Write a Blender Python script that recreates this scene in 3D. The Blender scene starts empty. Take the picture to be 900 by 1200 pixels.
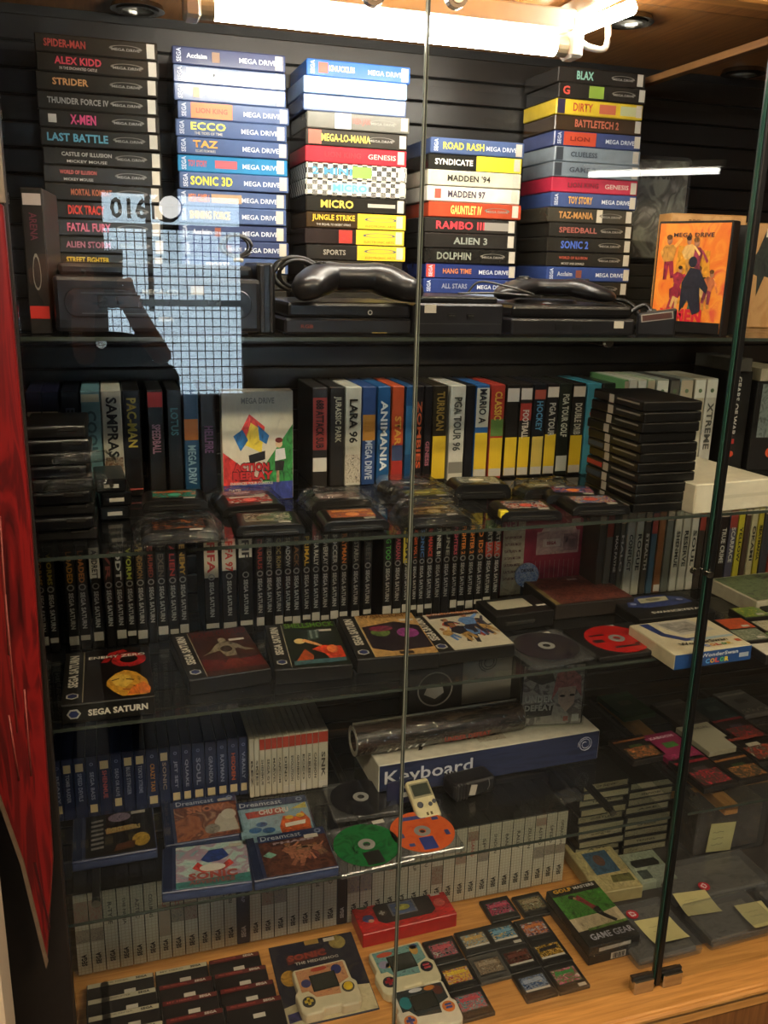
import bpy, bmesh, math, random
from mathutils import Vector, Matrix

# ------------------------------------------------------------------ camera, world, lights, exposure
sc = bpy.context.scene
COL = sc.collection
CZ = 1.65                                   # eye height of the photographer's phone
FPX = 1034.0
YAW, PITCH, ROLL = math.radians(17.508), math.radians(15.452), math.radians(1.463)
_f = Vector((math.sin(YAW)*math.cos(PITCH), math.cos(YAW)*math.cos(PITCH), -math.sin(PITCH)))
_r0 = Vector((math.cos(YAW), -math.sin(YAW), 0)); _u0 = _r0.cross(_f)
CR = math.cos(ROLL)*_r0 + math.sin(ROLL)*_u0
CU = -math.sin(ROLL)*_r0 + math.cos(ROLL)*_u0
CF = _f
camd = bpy.data.cameras.new('camera'); cam = bpy.data.objects.new('camera', camd); COL.objects.link(cam)
camd.sensor_fit = 'VERTICAL'; camd.sensor_height = 36.0; camd.lens = 36.0*FPX/1200.0
camd.clip_start = 0.005; camd.clip_end = 100
cam.matrix_world = Matrix(((CR.x, CU.x, -CF.x, 0), (CR.y, CU.y, -CF.y, 0), (CR.z, CU.z, -CF.z, CZ), (0, 0, 0, 1)))
sc.camera = cam

world = bpy.data.worlds.new('daylight'); sc.world = world; world.use_nodes = True
wb = world.node_tree.nodes['Background']
wb.inputs[0].default_value = (0.62, 0.78, 0.92, 1); wb.inputs[1].default_value = 10.0   # overcast day behind the shop door

sc.view_settings.view_transform = 'Standard'; sc.view_settings.look = 'None'
sc.view_settings.gamma = 1.0; sc.view_settings.use_curve_mapping = False
sc.view_settings.exposure = 0.3
sc.cycles.transparent_max_bounces = 40
sc.cycles.max_bounces = 8
sc.cycles.caustics_reflective = False; sc.cycles.caustics_refractive = False

TUBE_E = 80.0          # cabinet tubes
SHOP_E = 88.0           # ceiling battens of the shop

# ------------------------------------------------------------------ helpers
random.seed(7)
R = random.Random(11)
def px(x, y, Z=None, Y=None):
    """a point of the place seen at photo position x, y: on the level Z or on the upright plane Y"""
    d = CF + CR*((x-450)/FPX) - CU*((y-600)/FPX)
    t = (Z-CZ)/d.z if Z is not None else Y/d.y
    return Vector((d.x*t, d.y*t, CZ+d.z*t))
def hx(s):
    s = s.lstrip('#'); v = [int(s[i:i+2], 16)/255 for i in (0, 2, 4)]
    return tuple((c/12.92 if c <= .04045 else ((c+.055)/1.055)**2.4) for c in v)+(1,)

MATS = {}
def mat(c, rough=.42, var=.10, metal=0.0, spec=.45, scale=60):
    """plain surface colour with a little procedural unevenness"""
    k = (c, rough, var, metal, spec, scale)
    if k in MATS: return MATS[k]
    m = bpy.data.materials.new('surface_'+c.lstrip('#')); m.use_nodes = True
    nt = m.node_tree; b = nt.nodes['Principled BSDF']
    b.inputs['Roughness'].default_value = rough; b.inputs['Metallic'].default_value = metal
    b.inputs['Specular IOR Level'].default_value = spec
    col = hx(c)
    if var > 0:
        tc = nt.nodes.new('ShaderNodeTexCoord'); n = nt.nodes.new('ShaderNodeTexNoise')
        n.inputs['Scale'].default_value = scale; n.inputs['Detail'].default_value = 3
        rmp = nt.nodes.new('ShaderNodeValToRGB')
        a = tuple(x*(1-var*1.6) for x in col[:3])+(1,); z = tuple(min(1, x*(1+var)+.004*var) for x in col[:3])+(1,)
        rmp.color_ramp.elements[0].color = a; rmp.color_ramp.elements[1].color = z
        rmp.color_ramp.elements[0].position = .3; rmp.color_ramp.elements[1].position = .7
        nt.links.new(tc.outputs['Object'], n.inputs['Vector']); nt.links.new(n.outputs['Fac'], rmp.inputs['Fac'])
        nt.links.new(rmp.outputs['Color'], b.inputs['Base Color'])
    else:
        b.inputs['Base Color'].default_value = col
    MATS[k] = m; return m
def emat(name, c, e):
    m = bpy.data.materials.new(name); m.use_nodes = True
    b = m.node_tree.nodes['Principled BSDF']
    b.inputs['Base Color'].default_value = (.9, .9, .9, 1)
    b.inputs['Emission Color'].default_value = c; b.inputs['Emission Strength'].default_value = e
    return m
def mottle(cols, scale=22, seed=0, rough=.3, dist=1.2):
    """printed picture: soft patches of the given colours"""
    k = ('mot', tuple(cols), scale, seed, rough)
    if k in MATS: return MATS[k]
    m = bpy.data.materials.new('printed_picture'); m.use_nodes = True
    nt = m.node_tree; b = nt.nodes['Principled BSDF']; b.inputs['Roughness'].default_value = rough
    tc = nt.nodes.new('ShaderNodeTexCoord'); mp = nt.nodes.new('ShaderNodeMapping')
    mp.inputs['Location'].default_value = (seed*3.7, seed*1.9, seed*.7)
    n = nt.nodes.new('ShaderNodeTexNoise'); n.inputs['Scale'].default_value = max(3.5, min(9, scale/4)); n.inputs['Detail'].default_value = 3.5
    n.inputs['Distortion'].default_value = dist
    rmp = nt.nodes.new('ShaderNodeValToRGB'); e = rmp.color_ramp.elements
    rmp.color_ramp.interpolation = 'B_SPLINE' if len(cols) > 8 else 'EASE'
    nn = len(cols)
    e[0].position = .28; e[0].color = hx(cols[0]); e[1].position = .72; e[1].color = hx(cols[-1])
    for i in range(1, nn-1):
        q = e.new(.28+.44*i/(nn-1)); q.color = hx(cols[i])
    nt.links.new(tc.outputs['Generated'], mp.inputs['Vector']); nt.links.new(mp.outputs['Vector'], n.inputs['Vector'])
    nt.links.new(n.outputs['Fac'], rmp.inputs['Fac']); nt.links.new(rmp.outputs['Color'], b.inputs['Base Color'])
    MATS[k] = m; return m
def tone(c, f):
    return '#%02x%02x%02x' % tuple(max(0, min(255, int(int(c[i:i+2], 16)*f))) for i in (1, 3, 5))
def pic(c, seed=1):
    l = sum(int(c[i:i+2], 16) for i in (1, 3, 5))/765
    k = 1 if l < .45 else max(.12, 1-(l-.45)*3.2)                    # pale areas of a print are flatter
    return mottle([tone(c, 1-.5*k), tone(c, 1-.12*k), c, tone(c, 1+.1*k), tone(c, 1+.3*k)], 30, seed, .3, 2.0)
def wood(c1, c2, name, axis=0, rough=.4, scale=9):
    m = bpy.data.materials.new(name); m.use_nodes = True
    nt = m.node_tree; b = nt.nodes['Principled BSDF']; b.inputs['Roughness'].default_value = rough
    tc = nt.nodes.new('ShaderNodeTexCoord'); mp = nt.nodes.new('ShaderNodeMapping')
    s = [14, 14, 14]; s[axis] = .8; mp.inputs['Scale'].default_value = s
    n = nt.nodes.new('ShaderNodeTexNoise'); n.inputs['Scale'].default_value = scale; n.inputs['Detail'].default_value = 6; n.inputs['Distortion'].default_value = .6
    rmp = nt.nodes.new('ShaderNodeValToRGB'); rmp.color_ramp.elements[0].position = .33; rmp.color_ramp.elements[1].position = .68
    rmp.color_ramp.elements[0].color = hx(c1); rmp.color_ramp.elements[1].color = hx(c2)
    bp = nt.nodes.new('ShaderNodeBump'); bp.inputs['Strength'].default_value = .08
    nt.links.new(tc.outputs['Object'], mp.inputs['Vector']); nt.links.new(mp.outputs['Vector'], n.inputs['Vector'])
    nt.links.new(n.outputs['Fac'], rmp.inputs['Fac']); nt.links.new(rmp.outputs['Color'], b.inputs['Base Color'])
    nt.links.new(n.outputs['Fac'], bp.inputs['Height']); nt.links.new(bp.outputs['Normal'], b.inputs['Normal'])
    return m
def glassmat(name, tint, ior=1.5, rough=0.0, bump=0.0, haze=0.0):
    m = bpy.data.materials.new(name); m.use_nodes = True
    nt = m.node_tree; nt.nodes.clear()
    out = nt.nodes.new('ShaderNodeOutputMaterial'); mx = nt.nodes.new('ShaderNodeMixShader')
    tr = nt.nodes.new('ShaderNodeBsdfTransparent'); tr.inputs[0].default_value = tint
    gl = nt.nodes.new('ShaderNodeBsdfGlossy'); gl.inputs['Roughness'].default_value = rough
    fr = nt.nodes.new('ShaderNodeFresnel'); fr.inputs['IOR'].default_value = ior
    ge = nt.nodes.new('ShaderNodeNewGeometry'); io = nt.nodes.new('ShaderNodeMapRange')      # same index on the way in and on the way out
    io.inputs[3].default_value = ior; io.inputs[4].default_value = 1/ior
    nt.links.new(ge.outputs['Backfacing'], io.inputs[0]); nt.links.new(io.outputs[0], fr.inputs['IOR'])
    nt.links.new(fr.outputs[0], mx.inputs[0]); nt.links.new(tr.outputs[0], mx.inputs[1]); nt.links.new(gl.outputs[0], mx.inputs[2])
    last = mx.outputs[0]
    if haze > 0:                                  # dust and fingerprints on the surface
        df = nt.nodes.new('ShaderNodeBsdfDiffuse'); df.inputs[0].default_value = (.75, .77, .78, 1)
        m2 = nt.nodes.new('ShaderNodeMixShader'); n = nt.nodes.new('ShaderNodeTexNoise'); n.inputs['Scale'].default_value = 7; n.inputs['Detail'].default_value = 5
        tc = nt.nodes.new('ShaderNodeTexCoord'); nt.links.new(tc.outputs['Object'], n.inputs['Vector'])
        mr = nt.nodes.new('ShaderNodeMapRange'); mr.inputs[1].default_value = .35; mr.inputs[2].default_value = .8; mr.inputs[3].default_value = haze*.3; mr.inputs[4].default_value = haze
        nt.links.new(n.outputs['Fac'], mr.inputs[0]); nt.links.new(mr.outputs[0], m2.inputs[0])
        nt.links.new(last, m2.inputs[1]); nt.links.new(df.outputs[0], m2.inputs[2]); last = m2.outputs[0]
    if bump > 0:
        n = nt.nodes.new('ShaderNodeTexNoise'); n.inputs['Scale'].default_value = 60; n.inputs['Detail'].default_value = 2
        bp = nt.nodes.new('ShaderNodeBump'); bp.inputs['Strength'].default_value = bump; bp.inputs['Distance'].default_value = .01
        tc = nt.nodes.new('ShaderNodeTexCoord'); nt.links.new(tc.outputs['Object'], n.inputs['Vector'])
        nt.links.new(n.outputs['Fac'], bp.inputs['Height']); nt.links.new(bp.outputs[0], gl.inputs['Normal']); nt.links.new(bp.outputs[0], fr.inputs['Normal'])
    nt.links.new(last, out.inputs[0])
    return m
GLASS = glassmat('door_glass', (.955, .965, .96, 1))
SHELFGLASS = glassmat('shelf_glass', (.91, .93, .92, 1), haze=.008)
SLEEVE = glassmat('clear_film', (.93, .93, .92, 1), ior=1.55, rough=.12, bump=1.0)
CLEARBOX = glassmat('clear_hard_plastic', (.86, .87, .88, 1), ior=1.5, rough=.15, haze=.09)

def tag(o, label=None, cat=None, group=None, kind=None):
    if label: o['label'] = label
    if cat: o['category'] = cat
    if group: o['group'] = group
    if kind: o['kind'] = kind
    return o
def link(name, me, parent=None, m=None, loc=None):
    o = bpy.data.objects.new(name, me); COL.objects.link(o)
    if parent is not None: o.parent = parent
    if m is not None:
        if len(me.materials) == 0: me.materials.append(m)
        elif me.materials[0] != m:
            o.material_slots[0].link = 'OBJECT'; o.material_slots[0].material = m
    if loc is not None: o.location = loc
    return o
def empty(name, loc, rz=0, label=None, cat=None, group=None):
    o = bpy.data.objects.new(name, None); COL.objects.link(o); o.empty_display_size = .02
    o.location = loc; o.rotation_euler = (0, 0, rz)
    return tag(o, label, cat, group)

BOXC = {}
def boxmesh(w, d, h, bev=.0012, seg=1):
    """box from x -w/2..w/2, y 0..d, z 0..h"""
    k = (round(w, 5), round(d, 5), round(h, 5), bev, seg)
    if k in BOXC: return BOXC[k].copy()
    bm = bmesh.new(); bmesh.ops.create_cube(bm, size=1)
    for v in bm.verts: v.co = Vector((v.co.x*w, (v.co.y+.5)*d, (v.co.z+.5)*h))
    if bev > 0: bmesh.ops.bevel(bm, geom=bm.edges[:], offset=bev, segments=seg, affect='EDGES', profile=.5)
    me = bpy.data.meshes.new('box'); bm.to_mesh(me); bm.free()
    BOXC[k] = me; return me.copy()
def box(name, parent, m, w, d, h, loc=(0, 0, 0), bev=.0012, rz=0, seg=1):
    o = link(name, boxmesh(w, d, h, bev, seg), parent, m, loc)
    if rz: o.rotation_euler = (0, 0, rz)
    return o
def pmesh(name, verts, faces, parent=None, m=None, loc=None, smooth=False):
    me = bpy.data.meshes.new(name); me.from_pydata([tuple(v) for v in verts], [], faces); me.update()
    if smooth:
        for p in me.polygons: p.use_smooth = True
    return link(name, me, parent, m, loc)
def prism(name, pts, h, parent, m, z0=0, bev=0, seg=2, axis='z'):
    """outline in x,y pulled up by h (axis z) or outline in x,z pulled back in y (axis y)"""
    bm = bmesh.new(); vs = [bm.verts.new((p[0], p[1], z0) if axis == 'z' else (p[0], z0, p[1])) for p in pts]
    f = bm.faces.new(vs); r = bmesh.ops.extrude_face_region(bm, geom=[f])
    mv = [v for v in r['geom'] if isinstance(v, bmesh.types.BMVert)]
    bmesh.ops.translate(bm, vec=(0, 0, h) if axis == 'z' else (0, h, 0), verts=mv)
    bmesh.ops.recalc_face_normals(bm, faces=bm.faces[:])
    if bev > 0: bmesh.ops.bevel(bm, geom=bm.edges[:], offset=bev, segments=seg, affect='EDGES', profile=.5)
    me = bpy.data.meshes.new(name); bm.to_mesh(me); bm.free()
    return link(name, me, parent, m)
def disc(name, parent, m, r, h, loc, n=24, axis='z', r2=None, hole=0):
    r2 = r if r2 is None else r2
    V, F = [], []
    for i in range(n):
        a = 2*math.pi*i/n; c, s = math.cos(a), math.sin(a)
        for (q, zz) in ((r, 0), (r2, h)) + (((hole, h), (hole, 0)) if hole else ()):
            V.append((q*c, q*s, zz) if axis == 'z' else ((q*c, zz, q*s) if axis == 'y' else (zz, q*c, q*s)))
    k = 4 if hole else 2
    for i in range(n):
        a, b = i*k, ((i+1) % n)*k
        for j in range(k if hole else 1): F.append((a+j, b+j, b+(j+1) % k, a+(j+1) % k))
    if not hole:
        F.append(tuple(i*k for i in range(n))[::-1]); F.append(tuple(i*k+1 for i in range(n)))
    o = pmesh(name, V, F, parent, m, loc)
    bm = bmesh.new(); bm.from_mesh(o.data); bmesh.ops.recalc_face_normals(bm, faces=bm.faces[:]); bm.to_mesh(o.data); bm.free()
    return o
def smooth_path(pts, n=6):
    P = [Vector(p) for p in pts]; out = []
    for i in range(len(P)-1):
        p0, p1, p2, p3 = P[max(i-1, 0)], P[i], P[i+1], P[min(i+2, len(P)-1)]
        for k in range(n):
            t = k/n
            out.append(.5*((2*p1)+(-p0+p2)*t+(2*p0-5*p1+4*p2-p3)*t*t+(-p0+3*p1-3*p2+p3)*t*t*t))
    out.append(P[-1]); return out
def tube(name, pts, r, parent, m, n=6, sm=6):
    P = smooth_path(pts, sm) if sm else [Vector(p) for p in pts]
    V, F = [], []
    for i, p in enumerate(P):
        t = (P[min(i+1, len(P)-1)]-P[max(i-1, 0)]).normalized()
        a = t.cross(Vector((0, 0, 1)) if abs(t.z) < .9 else Vector((1, 0, 0))).normalized(); b = t.cross(a)
        rr = r(i/(len(P)-1)) if callable(r) else r
        for k in range(n):
            q = 2*math.pi*k/n; V.append(p+a*(rr*math.cos(q))+b*(rr*math.sin(q)))
    for i in range(len(P)-1):
        for k in range(n): F.append((i*n+k, i*n+(k+1) % n, (i+1)*n+(k+1) % n, (i+1)*n+k))
    F.append(tuple(range(n))[::-1]); F.append(tuple((len(P)-1)*n+k for k in range(n)))
    return pmesh(name, V, F, parent, m, smooth=True)

# lettering: one normalised mesh for each string, placed by a frame
TXT = {}
def txtmesh(s, bold):
    k = (s, bold)
    if k in TXT: return TXT[k]
    cu = bpy.data.curves.new('lettering', 'FONT'); cu.body = s; cu.size = 1; cu.resolution_u = 2
    cu.offset = bold; cu.fill_mode = 'FRONT'; cu.space_character = 1.0+bold*1.5
    ob = bpy.data.objects.new('tmp', cu)
    me = bpy.data.meshes.new_from_object(ob)
    bpy.data.objects.remove(ob); bpy.data.curves.remove(cu)
    xs = [v.co.x for v in me.vertices] or [0, 1]; ys = [v.co.y for v in me.vertices] or [0, 1]
    x0, x1, y0, y1 = min(xs), max(xs), min(ys), max(ys)
    for v in me.vertices: v.co = Vector(((v.co.x-x0)/(x1-x0)-.5, (v.co.y-y0)/(y1-y0)-.5, 0))
    me.materials.clear()
    TXT[k] = me; return me
FR = {'front': (Vector((1, 0, 0)), Vector((0, 0, 1)), Vector((0, -1, 0))),
      'frontdown': (Vector((0, 0, -1)), Vector((1, 0, 0)), Vector((0, -1, 0))),
      'frontup': (Vector((0, 0, 1)), Vector((-1, 0, 0)), Vector((0, -1, 0))),
      'top': (Vector((1, 0, 0)), Vector((0, 1, 0)), Vector((0, 0, 1))),
      'topup': (Vector((0, 1, 0)), Vector((-1, 0, 0)), Vector((0, 0, 1))),
      'left': (Vector((0, -1, 0)), Vector((0, 0, 1)), Vector((-1, 0, 0)))}
def frame_matrix(fr, c, w, h, lift=.0004, rot=0):
    u, v, n = FR[fr]
    if rot:
        cs, sn = math.cos(rot), math.sin(rot); u, v = u*cs+v*sn, v*cs-u*sn
    c = Vector(c)+n*lift
    return Matrix(((u.x*w, v.x*h, n.x, c.x), (u.y*w, v.y*h, n.y, c.y), (u.z*w, v.z*h, n.z, c.z), (0, 0, 0, 1)))
def text(parent, s, fr, c, w, h, color, bold=.02, lift=.0006, name='lettering', rot=0, rough=.4):
    me = txtmesh(s, bold).copy()
    o = link(name, me, parent, mat(color, rough, 0))
    o.matrix_local = frame_matrix(fr, c, w, h, lift, rot)
    return o
QUAD = bpy.data.meshes.new('sticker'); QUAD.from_pydata([(-.5, -.5, 0), (.5, -.5, 0), (.5, .5, 0), (-.5, .5, 0),
    (-.5, -.5, -.0003), (.5, -.5, -.0003), (.5, .5, -.0003), (-.5, .5, -.0003)], [], [(0, 1, 2, 3), (4, 0, 3, 7), (1, 5, 6, 2), (4, 5, 1, 0), (3, 2, 6, 7)])
def patch(parent, fr, c, w, h, m, name='printed_panel', lift=.0004, rot=0):
    o = link(name, QUAD.copy(), parent, mat(m) if isinstance(m, str) else m)
    o.matrix_local = frame_matrix(fr, c, w, h, lift, rot)
    return o
def sticker(parent, fr, c, w=.013, h=.02, col='#bdb7aa', rot=0):
    return patch(parent, fr, c, w, h, mat(col, .6, .12, scale=300), 'price_sticker', .0008, rot)
def art(parent, fr, c, w, h, base, shapes=(), name='cover_picture', lift=.0005):
    """a printed cover: a base picture with flat colour shapes, outline points in 0..1 across the cover"""
    V = [(-.5, -.5, 0), (.5, -.5, 0), (.5, .5, 0), (-.5, .5, 0)]; F = [(0, 1, 2, 3)]; M = [base if not isinstance(base, str) else pic(base)]; dz_ = min(.00012, .0016/(len(shapes)+1)); I = [0]
    for k, (cc, pts) in enumerate(shapes):
        if len(pts) == 3 and not isinstance(pts[0], (tuple, list)):      # ellipse cx, cy, (rx, ry)
            cx, cy, (rx, ry) = pts; pts = [(cx+rx*math.cos(a*math.pi/8), cy+ry*math.sin(a*math.pi/8)) for a in range(16)]
        i0 = len(V); V += [(p[0]-.5, p[1]-.5, dz_*(k+1)) for p in pts]; F.append(tuple(range(i0, i0+len(pts))))
        mm = pic(cc, k+2) if isinstance(cc, str) else cc
        if mm not in M: M.append(mm)
        I.append(M.index(mm))
    me = bpy.data.meshes.new(name); me.from_pydata(V, [], F)
    for m_ in M: me.materials.append(m_)
    for p, i in zip(me.polygons, I): p.material_index = i
    bm = bmesh.new(); bm.from_mesh(me)
    for f in bm.faces:
        if f.normal.z < 0: f.normal_flip()
    bm.to_mesh(me); bm.free()
    o = bpy.data.objects.new(name, me); COL.objects.link(o); o.parent = parent
    o.matrix_local = frame_matrix(fr, c, w, h, lift)
    return o
def crowd(n, cols, seed, x0=.05, x1=.95, y0=.1, y1=.8, size=.2, skin_='#9a6c50'):
    """little printed figures without likeness: torso, legs, an arm and a head each"""
    r = random.Random(seed); out = []
    for k in range(n):
        cx, cy, s, a = r.uniform(x0, x1), r.uniform(y0, y1), size*r.uniform(.7, 1.25), r.uniform(-.5, .5); c = r.choice(cols)
        f = lambda u, v: (min(.99, max(.01, cx+s*(u*math.cos(a)-v*math.sin(a)))), min(.99, max(.01, cy+s*(u*math.sin(a)+v*math.cos(a)))))
        out.append((r.choice(cols), [f(-.22, -.55), f(-.05, -.55), f(.02, -.1), f(.14, -.52), f(.30, -.5), f(.22, .05), f(-.2, .05)]))
        out.append((c, [f(-.24, 0), f(.22, 0), f(.34, .38), f(.18, .5), f(-.2, .5), f(-.42, .3)]))
        out.append((tone(c, 1.2), [f(.2, .46), f(.34, .40), f(.62, .62 if k % 2 else .1), f(.55, .70 if k % 2 else .02)]))
        p = f(.0, .64); out.append((skin_, (p[0], p[1], (s*.13, s*.14)))); out.append((r.choice(('#241a14', '#5a3a1c', '#8a5a2c')), (p[0]-s*.02, p[1]+s*.09, (s*.14, s*.08))))
    return out
ORD = ['', 'first', 'second', 'third', 'fourth', 'fifth', 'sixth', 'seventh', 'eighth', 'ninth', 'tenth', 'eleventh', 'twelfth', 'thirteenth', 'fourteenth',
       'fifteenth', 'sixteenth', 'seventeenth', 'eighteenth', 'nineteenth', 'twentieth']
def ordn(i):
    if i <= 20: return ORD[i]
    t = {2: 'twenty', 3: 'thirty', 4: 'forty'}[i//10]
    return t+'-'+ORD[i % 10] if i % 10 else {3: 'thirtieth', 4: 'fortieth'}[i//10]

# levels (metres above the shop floor) and upright planes (metres in front of the photographer)
Z1, Z2, Z3, Z4, Z5 = CZ-.095, CZ-.389, CZ-.647, CZ-.978, CZ-1.295
YG, YS, YB = 1.148, 1.215, 1.70
XL, XR_ = -.158, 1.75
ZC = CZ+.40
XG1, XG2 = .4035, .922

# ------------------------------------------------------------------ the shop around
PLASTER = mat('#b9ad9b', .8, .06, scale=4); DARKWALL = mat('#4a4038', .8, .12, scale=3)
def slab(name, x0, x1, y0, y1, z0, z1, m, parent=None, bev=0):
    return box(name, parent, m, x1-x0, y1-y0, z1-z0, ((x0+x1)/2, y0, z0), bev)
tag(slab('floor', -2.6, 4.6, -3.5, 2.4, -.05, 0, mat('#4b4843', .6, .2, scale=5)), kind='structure')
tag(slab('ceiling', -2.6, 4.6, -3.5, 2.4, 2.75, 2.80, mat('#8d7c66', .85, .06, scale=4)), kind='structure')
tag(slab('wall_left', -2.65, -2.6, -3.5, 2.4, 0, 2.75, PLASTER), kind='structure')
tag(slab('wall_right', 4.6, 4.65, -3.5, 2.4, 0, 2.75, DARKWALL), kind='structure')
tag(slab('wall_back', -2.6, 4.6, 1.80, 1.85, 0, 2.75, DARKWALL), kind='structure')
# rear wall with the shop door's opening, seen mirrored in the cabinet glass
YR = -3.4
kx = (2*YG-YR)/YG
dx0, dx1, dz0, dz1 = .02, .83, .84, 2.04
tag(slab('wall_rear', -2.6, dx0, YR-.08, YR, 0, 2.75, DARKWALL), kind='structure')
tag(slab('wall_rear', dx1, 4.6, YR-.08, YR, 0, 2.75, DARKWALL), kind='structure')
tag(slab('wall_rear', dx0, dx1, YR-.08, YR, dz1, 2.75, DARKWALL), kind='structure')
tag(slab('wall_rear', dx0, dx1, YR-.08, YR, 0, dz0, DARKWALL), kind='structure')
win = tag(empty('window_1', ((dx0+dx1)/2, YR, dz0)), kind='structure')
W_, H_ = dx1-dx0, dz1-dz0
BLACK = mat('#15140f', .5, .1)
box('window_pane', win, GLASS, W_, .006, H_, (0, -.05, 0), 0)
for i in range(16): box('mesh_bar', win, BLACK, .006, .004, H_-.19, (-W_/2+.05*(i+.5), -.03, 0), 0)
for i in range(20): box('mesh_bar', win, BLACK, W_, .004, .006, (0, -.025, .05*(i+.5)), 0)
box('window_frame', win, BLACK, W_, .05, .03, (0, -.06, H_-.20), .002)
box('window_frame', win, BLACK, W_, .05, .04, (0, -.06, .55), .002)
box('window_frame', win, BLACK, .03, .05, H_*.62, (-.145, -.06, .52), .002)
text(win, '0161', 'front', (-.23, -.02, H_-.085), .26, .12, '#141820', .03)
# the two lamps of the shop that the glass mirrors, and its ceiling battens
lamp = emat('lit_lamp_tube', (1, .96, .88, 1), 14.0)
p = px(199, 243, Y=2*YG-YR-.25)
t = empty('round_wall_lamp', (p.x, YR+.25, p.z), 0, 'round white lit lamp mirrored in the glass over the left stacks', 'lamp')
disc('diffuser', t, emat('lit_diffuser', (1, .98, .94, 1), 9.0), .060, .03, (0, 0, 0), 28, 'y')
disc('housing', t, BLACK, .082, .05, (-.012, -.05, 0), 28, 'y'); box('wall_arm', t, BLACK, .03, .20, .03, (0, -.25, -.015), .003)
a, b = Vector((3.07, -3.18, CZ+.62)), Vector((3.62, -2.58, CZ+.62))
t = empty('strip_lamp', (a+b)/2, math.atan2(b.y-a.y, b.x-a.x), 'lit strip lamp mirrored as a white streak over the rightmost tall stack', 'lamp')
L = (b-a).length
tube('lamp_tube', [(-L/2, 0, 0), (L/2, 0, 0)], .019, t, lamp, 10, 0)
box('housing', t, mat('#d8d4c8', .5), L+.06, .06, .04, (0, -.03, .022), .004)
for s in (-1, 1): tube('hanging_wire', [(s*L*.4, 0, .06), (s*L*.4, 0, 2.75-CZ-.62)], .003, t, BLACK, 6, 0)
for i, (x, y) in enumerate(((-.6, -.35), (1.2, -.35))):
    t = empty('ceiling_batten', (x, y, 2.66), 0, ('left' if i == 0 else 'right')+' long ceiling batten lamp above the photographer', 'lamp', 'ceiling batten lamps')
    box('housing', t, mat('#d8d4c8', .5), 1.3, .09, .05, (0, -.045, .04), .004)
    box('diffuser', t, emat('batten_diffuser', (1, .80, .56, 1), SHOP_E), 1.26, .11, .035, (0, -.055, 0), .006)

# ------------------------------------------------------------------ left of the cabinet
t = empty('leaning_board', (-.34, 1.10, 0), 0, 'glossy red board leaning against the left side of the cabinet', 'board')
q = [px(-60, 760, Y=1.12), px(27, 1000, Y=1.12), px(56, 1118, Y=1.12), px(63, 1000, Y=1.12), px(37, 600, Y=1.12), px(5, 240, Y=1.12), px(-60, 240, Y=1.12)]
prism('red_panel', [(v.x+.34, v.z) for v in q], .018, t, mottle(['#2c0506', '#5a0c0e', '#781414', '#4a090b', '#6a1012'], 20, 2, .35), 0.0, .002, 1, 'y')
q2 = [px(-62, 755, Y=1.119), px(25, 1000, Y=1.119), px(55, 1122, Y=1.119), px(57.5, 1114, Y=1.119), px(30, 1000, Y=1.119), px(-57, 755, Y=1.119)]
prism('pale_edge', [(v.x+.34, v.z) for v in q2], .004, t, mat('#6d5b48', .6), -.003, 0, 1, 'y')
q3 = [px(40, 1000, Y=1.119), px(43, 1000, Y=1.119), px(60, 1075, Y=1.119), px(59, 1080, Y=1.119)]
prism('fold_line', [(v.x+.34, v.z) for v in q3], .002, t, mat('#3a0506', .6), -.0015, 0, 1, 'y')
for (ax, ay, bx, by) in ((8, 690, 22, 850), (12, 830, 24, 905), (2, 600, 12, 760), (30, 800, 38, 900)):
    v1, v2 = px(ax, ay, Y=1.119), px(bx, by, Y=1.119)
    tube('scuff', [(v1.x+.34, .019-.0195, v1.z), (v2.x+.34, .019-.0195, v2.z)], .0012, t, mat('#8a4038', .5), 5, 0)
x_ = px(0, 500, Y=1.12).x
box('rear_leg', t, mat('#5a0c0e'), .03, .03, .7, (-.12, .02, 0), .002)
s = slab('wall_pillar', -.62, px(14, 1120, Y=1.0).x-.012, .98, 1.05, 0, 2.75, mat('#c9b8a0', .8, .05, scale=4)); tag(s, kind='structure'); s.name = 'trim_1'
s = slab('trim_2', -.9, -.195, 1.17, 1.20, 0, 2.75, mat('#37332d', .7, .1, scale=4)); tag(s, kind='structure')

# ------------------------------------------------------------------ the cabinet
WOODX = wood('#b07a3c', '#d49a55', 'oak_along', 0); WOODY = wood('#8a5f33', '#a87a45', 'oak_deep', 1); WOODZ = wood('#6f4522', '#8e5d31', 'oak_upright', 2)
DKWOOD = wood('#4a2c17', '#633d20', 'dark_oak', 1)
cab = empty('display_cabinet', (0, YG, 0), 0, 'large glass-fronted shop display cabinet with oak base and black slatted back', 'cabinet')
def cbox(name, x0, x1, y0, y1, z0, z1, m, bev=.001, parent=None, off=None):
    return box(name, parent or cab, m, x1-x0, y1-y0, z1-z0, ((x0+x1)/2, y0-YG, z0), bev)
# base with moulded front edge
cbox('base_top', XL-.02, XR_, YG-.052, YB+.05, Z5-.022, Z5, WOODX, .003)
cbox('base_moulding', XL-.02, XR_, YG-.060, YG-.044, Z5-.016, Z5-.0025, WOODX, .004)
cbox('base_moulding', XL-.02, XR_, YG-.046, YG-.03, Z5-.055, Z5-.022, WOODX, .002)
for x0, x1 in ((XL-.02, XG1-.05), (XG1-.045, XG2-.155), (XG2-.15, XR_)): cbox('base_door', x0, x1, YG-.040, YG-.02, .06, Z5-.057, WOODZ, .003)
cbox('plinth', XL, XR_, YG, YB, 0, Z5-.024, mat('#2a1d12', .7), 0)
for x0, x1 in ((XG2+.02, XR_-.03),): cbox('dark_liner', x0, x1, YS+.0, YB-.03, Z5+.0005, Z5+.003, mat('#3b3836', .5, .15, scale=12), .0005)
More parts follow.
